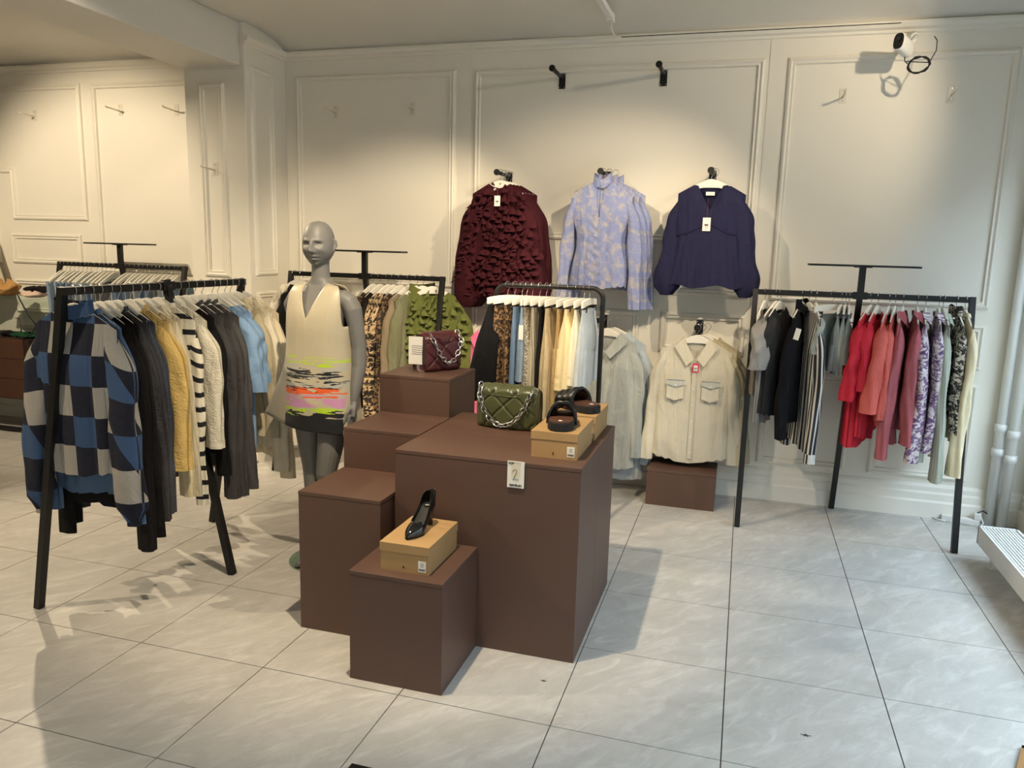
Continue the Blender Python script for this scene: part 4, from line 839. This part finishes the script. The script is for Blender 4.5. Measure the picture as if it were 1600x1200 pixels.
for k, y in enumerate((5.33, 5.39, 5.45)):
    lab = ['pale stonewashed denim shirt with flap pockets and pink tag', 'olive tinted shirt jacket behind the front denim shirt', 'beige shirt jacket closest to wall behind denim shirt']
    dm_ = [DENIM_P, F('putty_twill', (188, 178, 148)), F('khaki_twill', (176, 166, 140))][k]
    dt = top((-0.285+0.03*k, y, 1.213), R(3 if k == 0 else -6), lab[k], dm_, name='shirt', cat='shirt', W=0.49, L=0.90 if k == 0 else 0.88, T=0.10 if k == 0 else 0.05, sl=0.72, sr=0.054, sthick=0.7, taper=0.85, out=0.055, flare=0.06, nf=0.13, vneck=True, neck=0.085, collar='shirt', cuff=0.05, fold=0.009, hemw=0.014, group='shirts on the low right bracket', what=('the pale stonewashed denim shirt', 'the olive tinted shirt jacket', 'the beige shirt jacket')[k])
    if k == 0:
        DS = pat_denim('denim_seam', (128, 146, 160), 0.2)
        for s in (-1, 1):
            x = s*0.115-0.005; pk = MB(); pts = [(-0.056, 0), (0.056, 0), (0.056, -0.115), (0, -0.135), (-0.056, -0.115)]; pk.prism(pts, 0, 0.003); pk.uvs = [(p[0], p[1]) for p in pk.v]
            po = pk.build('pocket', dm_, dt); po.location = (x, -0.059, -0.36); po.rotation_euler = (R(86), 0, 0)
            fp = MB(); fp.prism([(-0.062, 0), (0.062, 0), (0.062, -0.03), (0, -0.05), (-0.062, -0.03)], 0, 0.004); fp.uvs = [(p[0], p[1]) for p in fp.v]
            fo = fp.build('pocket_flap', pat_denim('denim_flap', (190, 192, 184), 0.15), po); fo.location = (0, 0.006, 0.004)
            MB().tube([(-0.06, -0.03, 0.005), (0, -0.049, 0.005), (0.06, -0.03, 0.005)], 0.0016, 5).build('seam', DS, fo)
            MB().tube([(-0.061, -0.001, 0.005), (0.061, -0.001, 0.005)], 0.0022, 5).build('seam', DS, fo)
            MB().rings([(0, -0.034, 0.004, 0.005, 0.005), (0, -0.034, 0.007, 0.005, 0.005)], 10).build('button', M['white'], fo)
        pl = MB(); pl.quadgrid([[(-0.014, -0.058, -0.235-0.66*q), (0.014, -0.0585, -0.235-0.66*q)] for q in [i/6 for i in range(7)]]); pl.uvs = [(p[0], p[2]) for p in pl.v]; plo = pl.build('placket', dm_, dt); plo.modifiers.new('s', 'SOLIDIFY').thickness = 0.003
        for q in range(6): MB().rings([(0, 0, 0, 0.005, 0.005), (0, 0, 0.003, 0.005, 0.005)], 10).build('button', M['white'], plo).matrix_local = Matrix.Translation((0, -0.061, -0.30-0.11*q)) @ Matrix.Rotation(R(90), 4, 'X')
        price_tag(dt, 0.005, -0.066, -0.235, 0.042, 0.062, plain('pink_card', (214, 44, 98), 0.6), 0.09, inner=True)
dl = top((-0.90, 5.36, 1.225), R(-12), 'long pale denim shirt dress behind the black garment rail', pat_denim('denim_greyish', (168, 172, 168), 0.15), name='shirt_dress', cat='dress', W=0.46, L=1.02, T=0.10, sl=0.74, sr=0.065, collar='shirt', flare=0.1, cuff=0.05, nf=0.12, fold=0.014, what='the long pale denim shirt dress')
top((-0.86, 5.44, 1.225), R(-10), 'pale blue denim coat behind the long denim shirt dress', DENIM_B, name='coat', cat='coat', W=0.48, L=1.12, T=0.08, sl=0.80, sr=0.065, collar='shirt', flare=0.12, cuff=0.05, fold=0.012, what='the pale blue denim coat')
top((-1.74, 5.34, 1.19), R(-6), 'bright pink blazer hanging on the wall behind the garment rail', F('hot_pink', (226, 116, 160)), name='blazer', cat='blazer', W=0.44, L=0.80, T=0.09, sl=0.68, sr=0.065, collar='shirt', nf=0.16, vneck=True, what='the bright pink blazer')

# ------------------------------------------------------------------ mannequin
mt = thing('mannequin', 'grey bald female mannequin in a satin dress with painted stripes', 'mannequin', (-2.09, 3.56, 0), R(-4))
mb = MB()
mb.rings([(0, 0, 0.86, 0.135, 0.09), (0, 0, 0.92, 0.165, 0.11), (0, 0.0, 0.99, 0.165, 0.112), (0, 0, 1.08, 0.130, 0.095), (0, -0.005, 1.15, 0.115, 0.085), (0, -0.01, 1.24, 0.128, 0.095), (0, -0.02, 1.32, 0.142, 0.112), (0, -0.01, 1.38, 0.152, 0.098), (0, 0, 1.43, 0.152, 0.078), (0, 0.005, 1.465, 0.118, 0.062), (0, 0.008, 1.495, 0.075, 0.056), (0, 0.004, 1.53, 0.047, 0.05), (0, 0.002, 1.58, 0.043, 0.047), (0, 0.0, 1.64, 0.046, 0.05)], 28)
for s in (-1, 1):
    k = -0.075 if s > 0 else 0.0
    mb.tube([(s*0.085, 0, 0.93), (s*0.085, k*0.3, 0.80), (s*0.078, k*0.8, 0.62), (s*0.068, k, 0.52), (s*0.066, k*0.75, 0.44), (s*0.06, k*0.4+0.012, 0.33), (s*0.055, k*0.1+0.02, 0.2), (s*0.052, 0.025, 0.09), (s*0.052, 0.02, 0.055)], [0.092, 0.085, 0.064, 0.054, 0.05, 0.055, 0.043, 0.03, 0.03], 18)
    mb.tube([(s*0.052, 0.04, 0.055), (s*0.054, -0.02, 0.05), (s*0.058, -0.09, 0.03), (s*0.06, -0.14, 0.022), (s*0.06, -0.17, 0.02)], [(0.026, 0.026), (0.033, 0.03), (0.038, 0.022), (0.036, 0.016), (0.02, 0.012)], 14)
def arm(mb, pts, rad): mb.tube(pts, rad, 16)
arm(mb, [(0.10, 0.0, 1.422), (0.135, 0.0, 1.424), (0.165, 0.002, 1.408), (0.186, 0.005, 1.372), (0.198, 0.012, 1.30), (0.212, 0.02, 1.18), (0.216, 0.012, 1.08), (0.213, -0.015, 0.98), (0.21, -0.03, 0.91)], [0.045, 0.049, 0.05, 0.049, 0.043, 0.039, 0.039, 0.032, 0.024])
arm(mb, [(-0.10, 0, 1.422), (-0.15, 0.0, 1.418), (-0.18, 0.015, 1.385), (-0.19, 0.05, 1.30), (-0.195, 0.10, 1.19), (-0.17, 0.13, 1.10), (-0.12, 0.15, 1.02)], [0.045, 0.05, 0.05, 0.043, 0.038, 0.036, 0.027])
# left hand: palm, four fingers and a thumb
mb.tube([(0.21, -0.03, 0.915), (0.209, -0.037, 0.87), (0.208, -0.042, 0.83)], [(0.022, 0.018), (0.018, 0.036), (0.016, 0.038)], 12)
for q, (dy, ln) in enumerate(((-0.03, 0.078), (-0.010, 0.088), (0.010, 0.082), (0.028, 0.064))):
    mb.tube([(0.208, -0.043+dy, 0.84), (0.209, -0.045+dy*1.05, 0.83-ln*0.4), (0.203, -0.047+dy*1.08, 0.83-ln*0.75), (0.194, -0.048+dy*1.08, 0.83-ln)], [0.0095, 0.0092, 0.0085, 0.0065], 10)
mb.tube([(0.207, -0.055, 0.885), (0.20, -0.085, 0.85), (0.194, -0.094, 0.815), (0.192, -0.096, 0.795)], [0.012, 0.011, 0.0095, 0.007], 10)
for q, (dx, ln) in enumerate(((-0.022, 0.07), (-0.006, 0.08), (0.010, 0.075), (0.024, 0.06))):   # right hand rests behind the hip
    mb.tube([(-0.09+dx*0.3, 0.155, 0.985+dx), (-0.09+ln*0.5+dx*0.2, 0.15, 0.965+dx), (-0.09+ln+dx*0.2, 0.142, 0.95+dx)], [0.0095, 0.009, 0.007], 8)
mb.tube([(-0.13, 0.15, 1.03), (-0.10, 0.155, 0.995), (-0.075, 0.152, 0.975)], [(0.025, 0.02), (0.036, 0.018), (0.034, 0.016)], 10)
mb.tube([(-0.11, 0.15, 1.02), (-0.075, 0.145, 1.03), (-0.055, 0.14, 1.025)], [0.011, 0.0095, 0.007], 8)
# head
N, K = 96, 90; rows = []
Hc = Vector((0.0, -0.012, 1.694)); hy = R(13)
for j in range(K+1):
    ph = PI*j/K; row = []
    for i in range(N):
        th = 2*PI*i/N; sp_ = sin(ph)**(0.74 if ph < PI/2 else 0.86); x = sp_*cos(th); y = sp_*sin(th); z = cos(ph)
        px, py, pz = x*0.079, y*0.100+0.004, z*0.116
        if z < 0: px *= 1-0.26*smooth((-z-0.3)*1.3); py *= (1-0.06*smooth(-z)) if y < 0 else (1-0.42*smooth(-z*1.3))
        if y < 0:
            fx = px; fz = pz; front = smooth(-y*1.6)
            g = lambda cx, cz, sx, sz: math.exp(-((fx-cx)/sx)**2-((fz-cz)/sz)**2)
            py -= front*(0.027*g(0, -0.030, 0.011, 0.012)+0.020*g(0, -0.004, 0.0085, 0.022)+0.009*g(0, -0.036, 0.017, 0.008))      # nose
            for sx_ in (-1, 1):
                py += front*0.016*g(sx_*0.030, 0.003, 0.016, 0.010); py -= front*0.004*g(sx_*0.031, 0.000, 0.011, 0.005)           # sockets, eyes
                py -= front*0.007*g(sx_*0.030, 0.021, 0.022, 0.007); py -= front*0.009*g(sx_*0.044, -0.026, 0.018, 0.014)           # brows, cheekbones
            py -= front*(0.011*g(0, -0.058, 0.019, 0.006)+0.012*g(0, -0.072, 0.016, 0.006)); py += front*0.008*g(0, -0.065, 0.022, 0.0032)  # lips
            py += front*0.006*g(0, -0.083, 0.016, 0.006); py -= front*0.010*g(0, -0.102, 0.02, 0.014)                              # chin
        row.append((Hc.x+px*cos(hy)-py*sin(hy), Hc.y+px*sin(hy)+py*cos(hy), Hc.z+pz))
    rows.append(row)
mb.quadgrid(rows[1:-1], closed_u=True); bb = len(mb.v); mb.v += [(Hc.x, Hc.y, Hc.z+0.12), (Hc.x, Hc.y-0.0, Hc.z-0.12)]
n0 = bb-N*(K-1)
for i in range(N): mb.f.append((bb, n0+i, n0+(i+1) % N)); mb.f.append((bb+1, bb-N+(i+1) % N, bb-N+i))
for s in (-1, 1): mb.tube([(Hc.x+s*0.070, Hc.y+0.018, Hc.z+0.028), (Hc.x+s*0.080, Hc.y+0.03, Hc.z+0.022), (Hc.x+s*0.081, Hc.y+0.034, Hc.z+0.0), (Hc.x+s*0.076, Hc.y+0.024, Hc.z-0.022), (Hc.x+s*0.068, Hc.y+0.014, Hc.z-0.035)], [0.006, 0.008, 0.009, 0.008, 0.006], 8)
bo = mb.build('body', M['mann'], mt, smooth=True)
m = bo.modifiers.new('remesh', 'REMESH'); m.mode = 'VOXEL'; m.voxel_size = 0.0034; m.use_smooth_shade = True
m = bo.modifiers.new('smooth', 'SMOOTH'); m.factor = 0.5; m.iterations = 2
# dress
dp = [(1.508, 0.105, 0.006), (1.50, 0.138, 0.032), (1.485, 0.160, 0.058), (1.45, 0.170, 0.084), (1.40, 0.175, 0.108), (1.34, 0.177, 0.126), (1.28, 0.178, 0.132), (1.18, 0.180, 0.130), (1.08, 0.190, 0.132), (0.98, 0.200, 0.138), (0.86, 0.212, 0.145), (0.735, 0.225, 0.152)]
dm = MB(); rows = []; uvs = []; n = 120; m_ = 34
for i in range(n):
    th = 2*PI*i/n; c, s = cos(th), sin(th); cu = math.copysign(abs(c)**0.85, c); ua = abs(cu)
    if ua < 0.44: zt = lerp(1.325 if s < 0 else 1.47, 1.507, ua/0.44)
    elif ua < 0.86: zt = lerp(1.507, 1.490, (ua-0.44)/0.42)
    else: zt = lerp(1.490, 1.29, smooth((ua-0.86)/0.10))
    colp = []
    for j in range(m_+1):
        v = j/m_; z = lerp(zt, 0.755+(0.012 if s > 0 else 0)-0.02*(c > 0)*c+0.035*max(0, -c), v); rx = interp([(a, b) for a, b, _ in dp], z); ry = interp([(a, b_2) for a, _, b_2 in dp], z)
        fl = smooth((1.15-z)/0.42); x = rx*cu-0.15*fl*max(0, -c)**2; y = ry*math.copysign(abs(s)**0.8, s)+0.010*fl*sin(5*th+1)-0.008+0.05*fl*max(0, -c)**2
        colp.append((x, y, z)); uvs.append((x if s < 0 else 0.9+x, z))
    rows.append(colp)
dm.quadgrid(rows, closed_v=True); dm.uvs = uvs; do = dm.build('dress', pat_dress(), mt, smooth=True); sm = do.modifiers.new('s', 'SOLIDIFY'); sm.thickness = 0.003
MB().rings([(0, 0, 0, 0.19, 0.19), (0, 0, 0.008, 0.19, 0.19), (0, 0, 0.012, 0.186, 0.186)], 48).build('glass_base', glass('base_glass', (0.80, 0.89, 0.84, 1), 0.14), mt)
MB().tube([(0.02, 0.06, 0.008), (0.02, 0.06, 0.34)], 0.008, 10).build('support_rod', M['steel'], mt, smooth=True)

# ------------------------------------------------------------------ small fittings
def acrylic(x, y, z, label, rz=0):
    t = thing('acrylic_hook', label, 'wall hook', (x, y, z), rz, 'small pale wall hooks')
    MB().box(-0.022, 0.022, -0.004, 0, -0.045, 0.045).build('plate', M['clear'], t, bevel=0.002)
    MB().tube([(0, -0.004, -0.01), (0, -0.16, 0.0), (0, -0.165, 0.012)], 0.006, 8).build('arm', M['clear'], t, smooth=True)
    for z_ in (-0.03, 0.03): o = MB().rings([(0, 0, 0, 0.004, 0.004), (0, 0, 0.0015, 0.004, 0.004)], 8).build('screw', M['steel'], t); o.location = (0, -0.004, z_); o.rotation_euler = (R(90), 0, 0)
for x, z, lb in ((-3.13, 2.705, 'small pale wall hook left in the panel above the mannequin'), (-2.486, 2.714, 'small pale wall hook right in the panel above the mannequin'), (0.509, 2.722, 'small pale wall hook below left of the security camera'), (1.135, 2.72, 'small pale wall hook right of the security camera'),
                 (-6.085, 2.739, 'small pale wall hook furthest left on the warm lit wall'), (-5.167, 2.766, 'small pale wall hook in the left room, middle of three'), (-4.6, 2.752, 'small pale wall hook in the left room beside the column')): acrylic(x, YB, z, lb)
acrylic(-3.845, 5.075, 2.227, 'small pale wall hook on the white column front')
t = thing('security_camera', 'white security camera with black lens and looped cord under cornice', 'camera', (0.80, 5.36, 2.955), R(-32))
o = MB().tube([(0, -0.075, 0), (0, 0.075, 0)], 0.001).build('x', M['white'], t); bpy.data.objects.remove(o)
def caps(n=28, a=0.032, b=0.052):
    return [(a*math.copysign(abs(cos(2*PI*i/n))**0.75, cos(2*PI*i/n)), b*math.copysign(abs(sin(2*PI*i/n))**0.75, sin(2*PI*i/n))) for i in range(n)]
bd = MB(); pf = [(-0.078, 0.93), (-0.074, 1.0), (0.06, 1.0), (0.072, 0.9)]
bd.quadgrid([[(x*k, y, z*k) for x, z in caps()] for y, k in pf], closed_u=True); bd.f.append(tuple(range(28))); bd.f.append(tuple(84+i for i in range(28))[::-1])
b1 = bd.build('housing', M['white'], t, smooth=False); b1.rotation_euler = (R(-10), 0, 0)
fc = MB(); fc.quadgrid([[(x*0.9, y, z*0.9) for x, z in caps()] for y in (-0.077, -0.081)], closed_u=True); fc.f.append(tuple(28+i for i in range(28))); f1 = fc.build('front_face', M['slide'], b1)
MB().tube([(0, -0.08, 0.012), (0, -0.086, 0.012)], 0.014, 16).build('lens', M['patent'], f1)
MB().tube([(0.0, 0.06, 0.01), (0.01, 0.11, 0.045), (0.0, 0.15, 0.08)], [0.013, 0.015, 0.02], 12).build('ball_mount', M['white'], t, smooth=True)
MB().tube([(0.0, 0.14, 0.075), (-0.055, 0.236, 0.105)], [0.026, 0.034], 16).build('mount_base', M['white'], t)
coil = []
for k in range(120): a = 2*PI*k/20; coil.append((0.085+0.062*cos(a)+0.004*sin(k*0.7), 0.03+0.008*sin(k*1.3), -0.115+0.045*sin(a)+0.004*cos(k*1.1)))
MB().tube([(0.0, 0.03, -0.05), (0.0, 0.03, -0.08), (0.02, 0.03, -0.10)], 0.003, 6).build('cord', M['ink'], t, smooth=True)
MB().tube([(0.01, 0.03, -0.085)] + coil + [(0.14, 0.05, -0.10), (0.16, 0.07, -0.04), (0.155, 0.08, 0.02), (0.13, 0.10, 0.05)], 0.003, 5).build('cord', M['ink'], t, smooth=True)
# heating pipes
for x, y, lb in ((1.70, 5.50, 'front white heating pipe in the right corner'), (1.635, 5.54, 'rear white heating pipe in the right corner')):
    t = thing('heating_pipe', lb, 'pipe', (x, y, 0), 0, 'white heating pipes'); MB().tube([(0, 0, 0), (0, 0, ZC-0.12)], 0.029, 18).build('pipe', M['white'], t, smooth=True)
    for z_ in ((0.44, 0.60) if x > 1.66 else (0.47, 0.63)): MB().tube([(0, 0, z_), (0, 0, z_+0.05)], 0.037, 18).build('coupling', M['white'], t, smooth=True)
# floor convector below the window
t = thing('convector_heater', 'low white convector heater with slatted top below the window', 'radiator', (1.39, 0, 0))
y0, y1, x1 = 2.4, 4.86, 0.20
MB().box(0, 0.012, y0, y1, 0.10, 0.205).box(x1-0.012, x1, y0, y1, 0.10, 0.205).box(0, x1, y1-0.012, y1, 0.10, 0.205).box(0, x1, y0, y0+0.012, 0.10, 0.205).box(0.012, x1-0.012, y0, y1, 0.10, 0.11).build('casing', M['white'], t)
for k in range(10): MB().box(0.02+0.0165*k, 0.02+0.0165*k+0.0085, y0+0.01, y1-0.01, 0.188, 0.202).build('slat', M['white'], t)
for y in (4.72, 3.6, 2.5): MB().box(0.05, 0.075, y, y+0.04, 0.0, 0.10).box(0.035, 0.09, y-0.005, y+0.045, 0, 0.006).build('foot', M['white'], t)
t = thing('power_strip', 'white power strip lying against the baseboard in the right corner', 'power strip', (1.47, 5.53, 0), R(-14))
MB().box(-0.11, 0.11, -0.024, 0.024, 0.0, 0.04).build('body', M['white'], t, bevel=0.006)
for k in range(4): MB().tube([(-0.07+0.045*k, 0, 0.039), (-0.07+0.045*k, 0, 0.0405)], 0.016, 14).build('socket', M['paper'], t)
MB().box(0.075, 0.115, -0.02, 0.02, 0.04, 0.085).build('plug', M['white'], t, bevel=0.006)
MB().tube([(-0.11, 0, 0.015), (-0.17, 0.01, 0.006), (-0.14, -0.03, 0.006), (-0.08, -0.035, 0.006)], 0.005, 6).build('cord', M['white'], t, smooth=True)
MB().tube([(0.11, 0, 0.07), (0.13, -0.03, 0.03), (0.10, -0.06, 0.006), (0.15, -0.07, 0.006), (0.20, -0.02, 0.01)], 0.005, 6).build('cord', M['white'], t, smooth=True)
MB().tube([(0.09, 0.0, 0.085), (0.12, 0.02, 0.10), (0.17, 0.03, 0.07)], 0.004, 6).build('cord', M['ink'], t, smooth=True)
# mat corner and black base plate at the lower frame edge
t = thing('brass_rimmed_mat', 'dark entrance mat with brass rim at the lower right', 'mat', (1.055, 2.9, 0), R(-22))
MB().box(0.02, 0.60, -0.9, 0.0, 0.0, 0.010).build('mat_field', M['rubber'], t)
MB().box(0.0, 0.022, -0.92, 0.02, 0.0, 0.014).box(0.0, 0.60, 0.0, 0.02, 0, 0.014).build('rim', plain('brass', (150, 106, 50), 0.35, metal=0.6), t)
t = thing('floor_stand_base', 'flat black stand base on the floor at bottom edge', 'stand', (-0.965, 1.91, 0))
MB().box(-0.165, 0.165, -0.165, 0.165, 0.0, 0.010).build('base_plate', M['black'], t, bevel=0.002)
# ------------------------------------------------------------------ cabinet corner at far left
t = thing('drawer_cabinet', 'dark walnut drawer cabinet on black legs at far left', 'cabinet', (-6.35, 5.3, 0))
MB().box(-0.62, 0.55, -0.20, 0.22, 0.30, 0.83).build('body', plain('cabinet_side', (48, 32, 26), 0.5), t, bevel=0.003)
for k in range(3):
    d = MB().box(-0.62, 0.50, -0.215, -0.20, 0.31+0.172*k, 0.478+0.172*k).build('drawer', M['wood'], t, bevel=0.002)
    MB().tube([(0.16, -0.215, 0.40+0.172*k), (0.16, -0.235, 0.40+0.172*k)], 0.012, 12).build('knob', M['steel'], d)
for x in (-0.60, 0.53):
    for y in (-0.19, 0.20): MB().box(x-0.016, x+0.016, y-0.016, y+0.016, 0, 0.30).build('leg', M['black'], t)
MB().box(-0.60, 0.53, -0.205, -0.175, 0.015, 0.045).build('stretcher', M['black'], t)
t = thing('glass_display', 'clear green edged glass display top standing on the walnut cabinet', 'display case', (-6.35, 5.3, 0.83))
MB().box(-0.62, 0.62, -0.20, 0.22, 0.335, 0.345).build('glass_top', M['gglass'], t)
for x in (-0.6, 0.50): MB().box(x-0.004, x+0.004, -0.19, 0.21, 0.0, 0.335).build('glass_panel', M['gglass'], t)
def lump(name, label, cat, loc, rx, ry, rz_, mat, seed, amp=0.25):
    mb = MB(); rows = []; r = random.Random(seed); ph = [r.uniform(0, 6) for _ in range(4)]
    for j in range(1, 12):
        a = PI*j/12; row = []
        for i in range(20):
            th = 2*PI*i/20; k = 1+amp*(sin(3*th+ph[0]+2*a)*0.5+sin(5*th-3*a+ph[1])*0.35+sin(7*a+ph[2])*0.3); row.append((rx*sin(a)*cos(th)*k, ry*sin(a)*sin(th)*k, max(0, rz_*(1+cos(a))*0.5*(1+0.5*amp*sin(4*th+ph[3])))))
        rows.append(row)
    mb.quadgrid(rows, closed_u=True); mb.uvs = [(p[0], p[1]) for r_ in rows for p in r_]; o = mb.build(name, mat, None, smooth=True); o.location = loc; return tag(o, label, cat)
lump('fur_collar', 'tan fluffy fur accessory heaped on the glass display', 'accessory', (-6.20, 5.26, 1.176), 0.13, 0.10, 0.13, F('tan_fur', (178, 136, 84), knit=60, var=0.4), 1, 0.4)
lump('black_clutch', 'small black folded bag on the glass display edge', 'bag', (-5.86, 5.30, 1.215), 0.14, 0.07, 0.055, F('black_cloth', (24, 20, 22)), 2)
lump('pink_scarf', 'pale pink folded scarf on the glass display', 'scarf', (-5.86, 5.24, 1.176), 0.12, 0.09, 0.055, F('pale_pink', (204, 180, 164)), 3)
lump('green_scarf', 'dark green cloth lying on the walnut cabinet', 'scarf', (-5.93, 5.22, 0.83), 0.16, 0.09, 0.04, F('dark_green', (18, 66, 40)), 4)
lump('black_bracelets', 'small black bracelets heap on the walnut cabinet', 'jewellery', (-6.14, 5.20, 0.83), 0.06, 0.05, 0.05, F('black_cloth', (24, 20, 22)), 5)
t = thing('jewellery_stand', 'small metal T shaped jewellery stand on the walnut cabinet', 'stand', (-6.10, 5.30, 0.83))
MB().tube([(0, 0, 0), (0, 0, 0.15)], 0.005, 8).build('post', M['steel'], t); MB().tube([(-0.05, 0, 0.15), (0.05, 0, 0.15)], 0.005, 8).build('cross_bar', M['steel'], t); MB().tube([(0, 0, 0), (0, 0, 0.006)], 0.03, 14).build('base', M['steel'], t)
o = MB().tube([(0, 0, 0), (0.1, -0.06, -0.05), (0.2, -0.08, -0.17), (0.27, -0.08, -0.24), (0.22, -0.085, -0.32), (0.12, -0.09, -0.36), (0.08, -0.09, -0.345)], 0.006, 6).build('bag_strap', M['ink'], None, smooth=True); o.location = (-5.97, 5.18, 1.2); tag(o, 'thin black strap dangling over the glass display edge', 'strap')
mb = MB(); rows = []
for j in range(12):
    v = j/11; rows.append([((0.03+0.20*v)*cos(a)*(1+0.08*sin(6*a)), (0.03+0.13*v)*sin(a)*(1+0.1*sin(9*a)), -0.75*v) for a in [2*PI*i/48 for i in range(48)]])
mb.quadgrid(rows, closed_u=True); mb.uvs = [(p[0], p[2]) for r_ in rows for p in r_]; o = mb.build('tulle_veil', F('white_tulle', (214, 206, 188)), None, smooth=True); o.location = (-6.62, 5.4, 1.95); tag(o, 'white tulle veil hanging at the far left edge above the cabinet', 'veil')
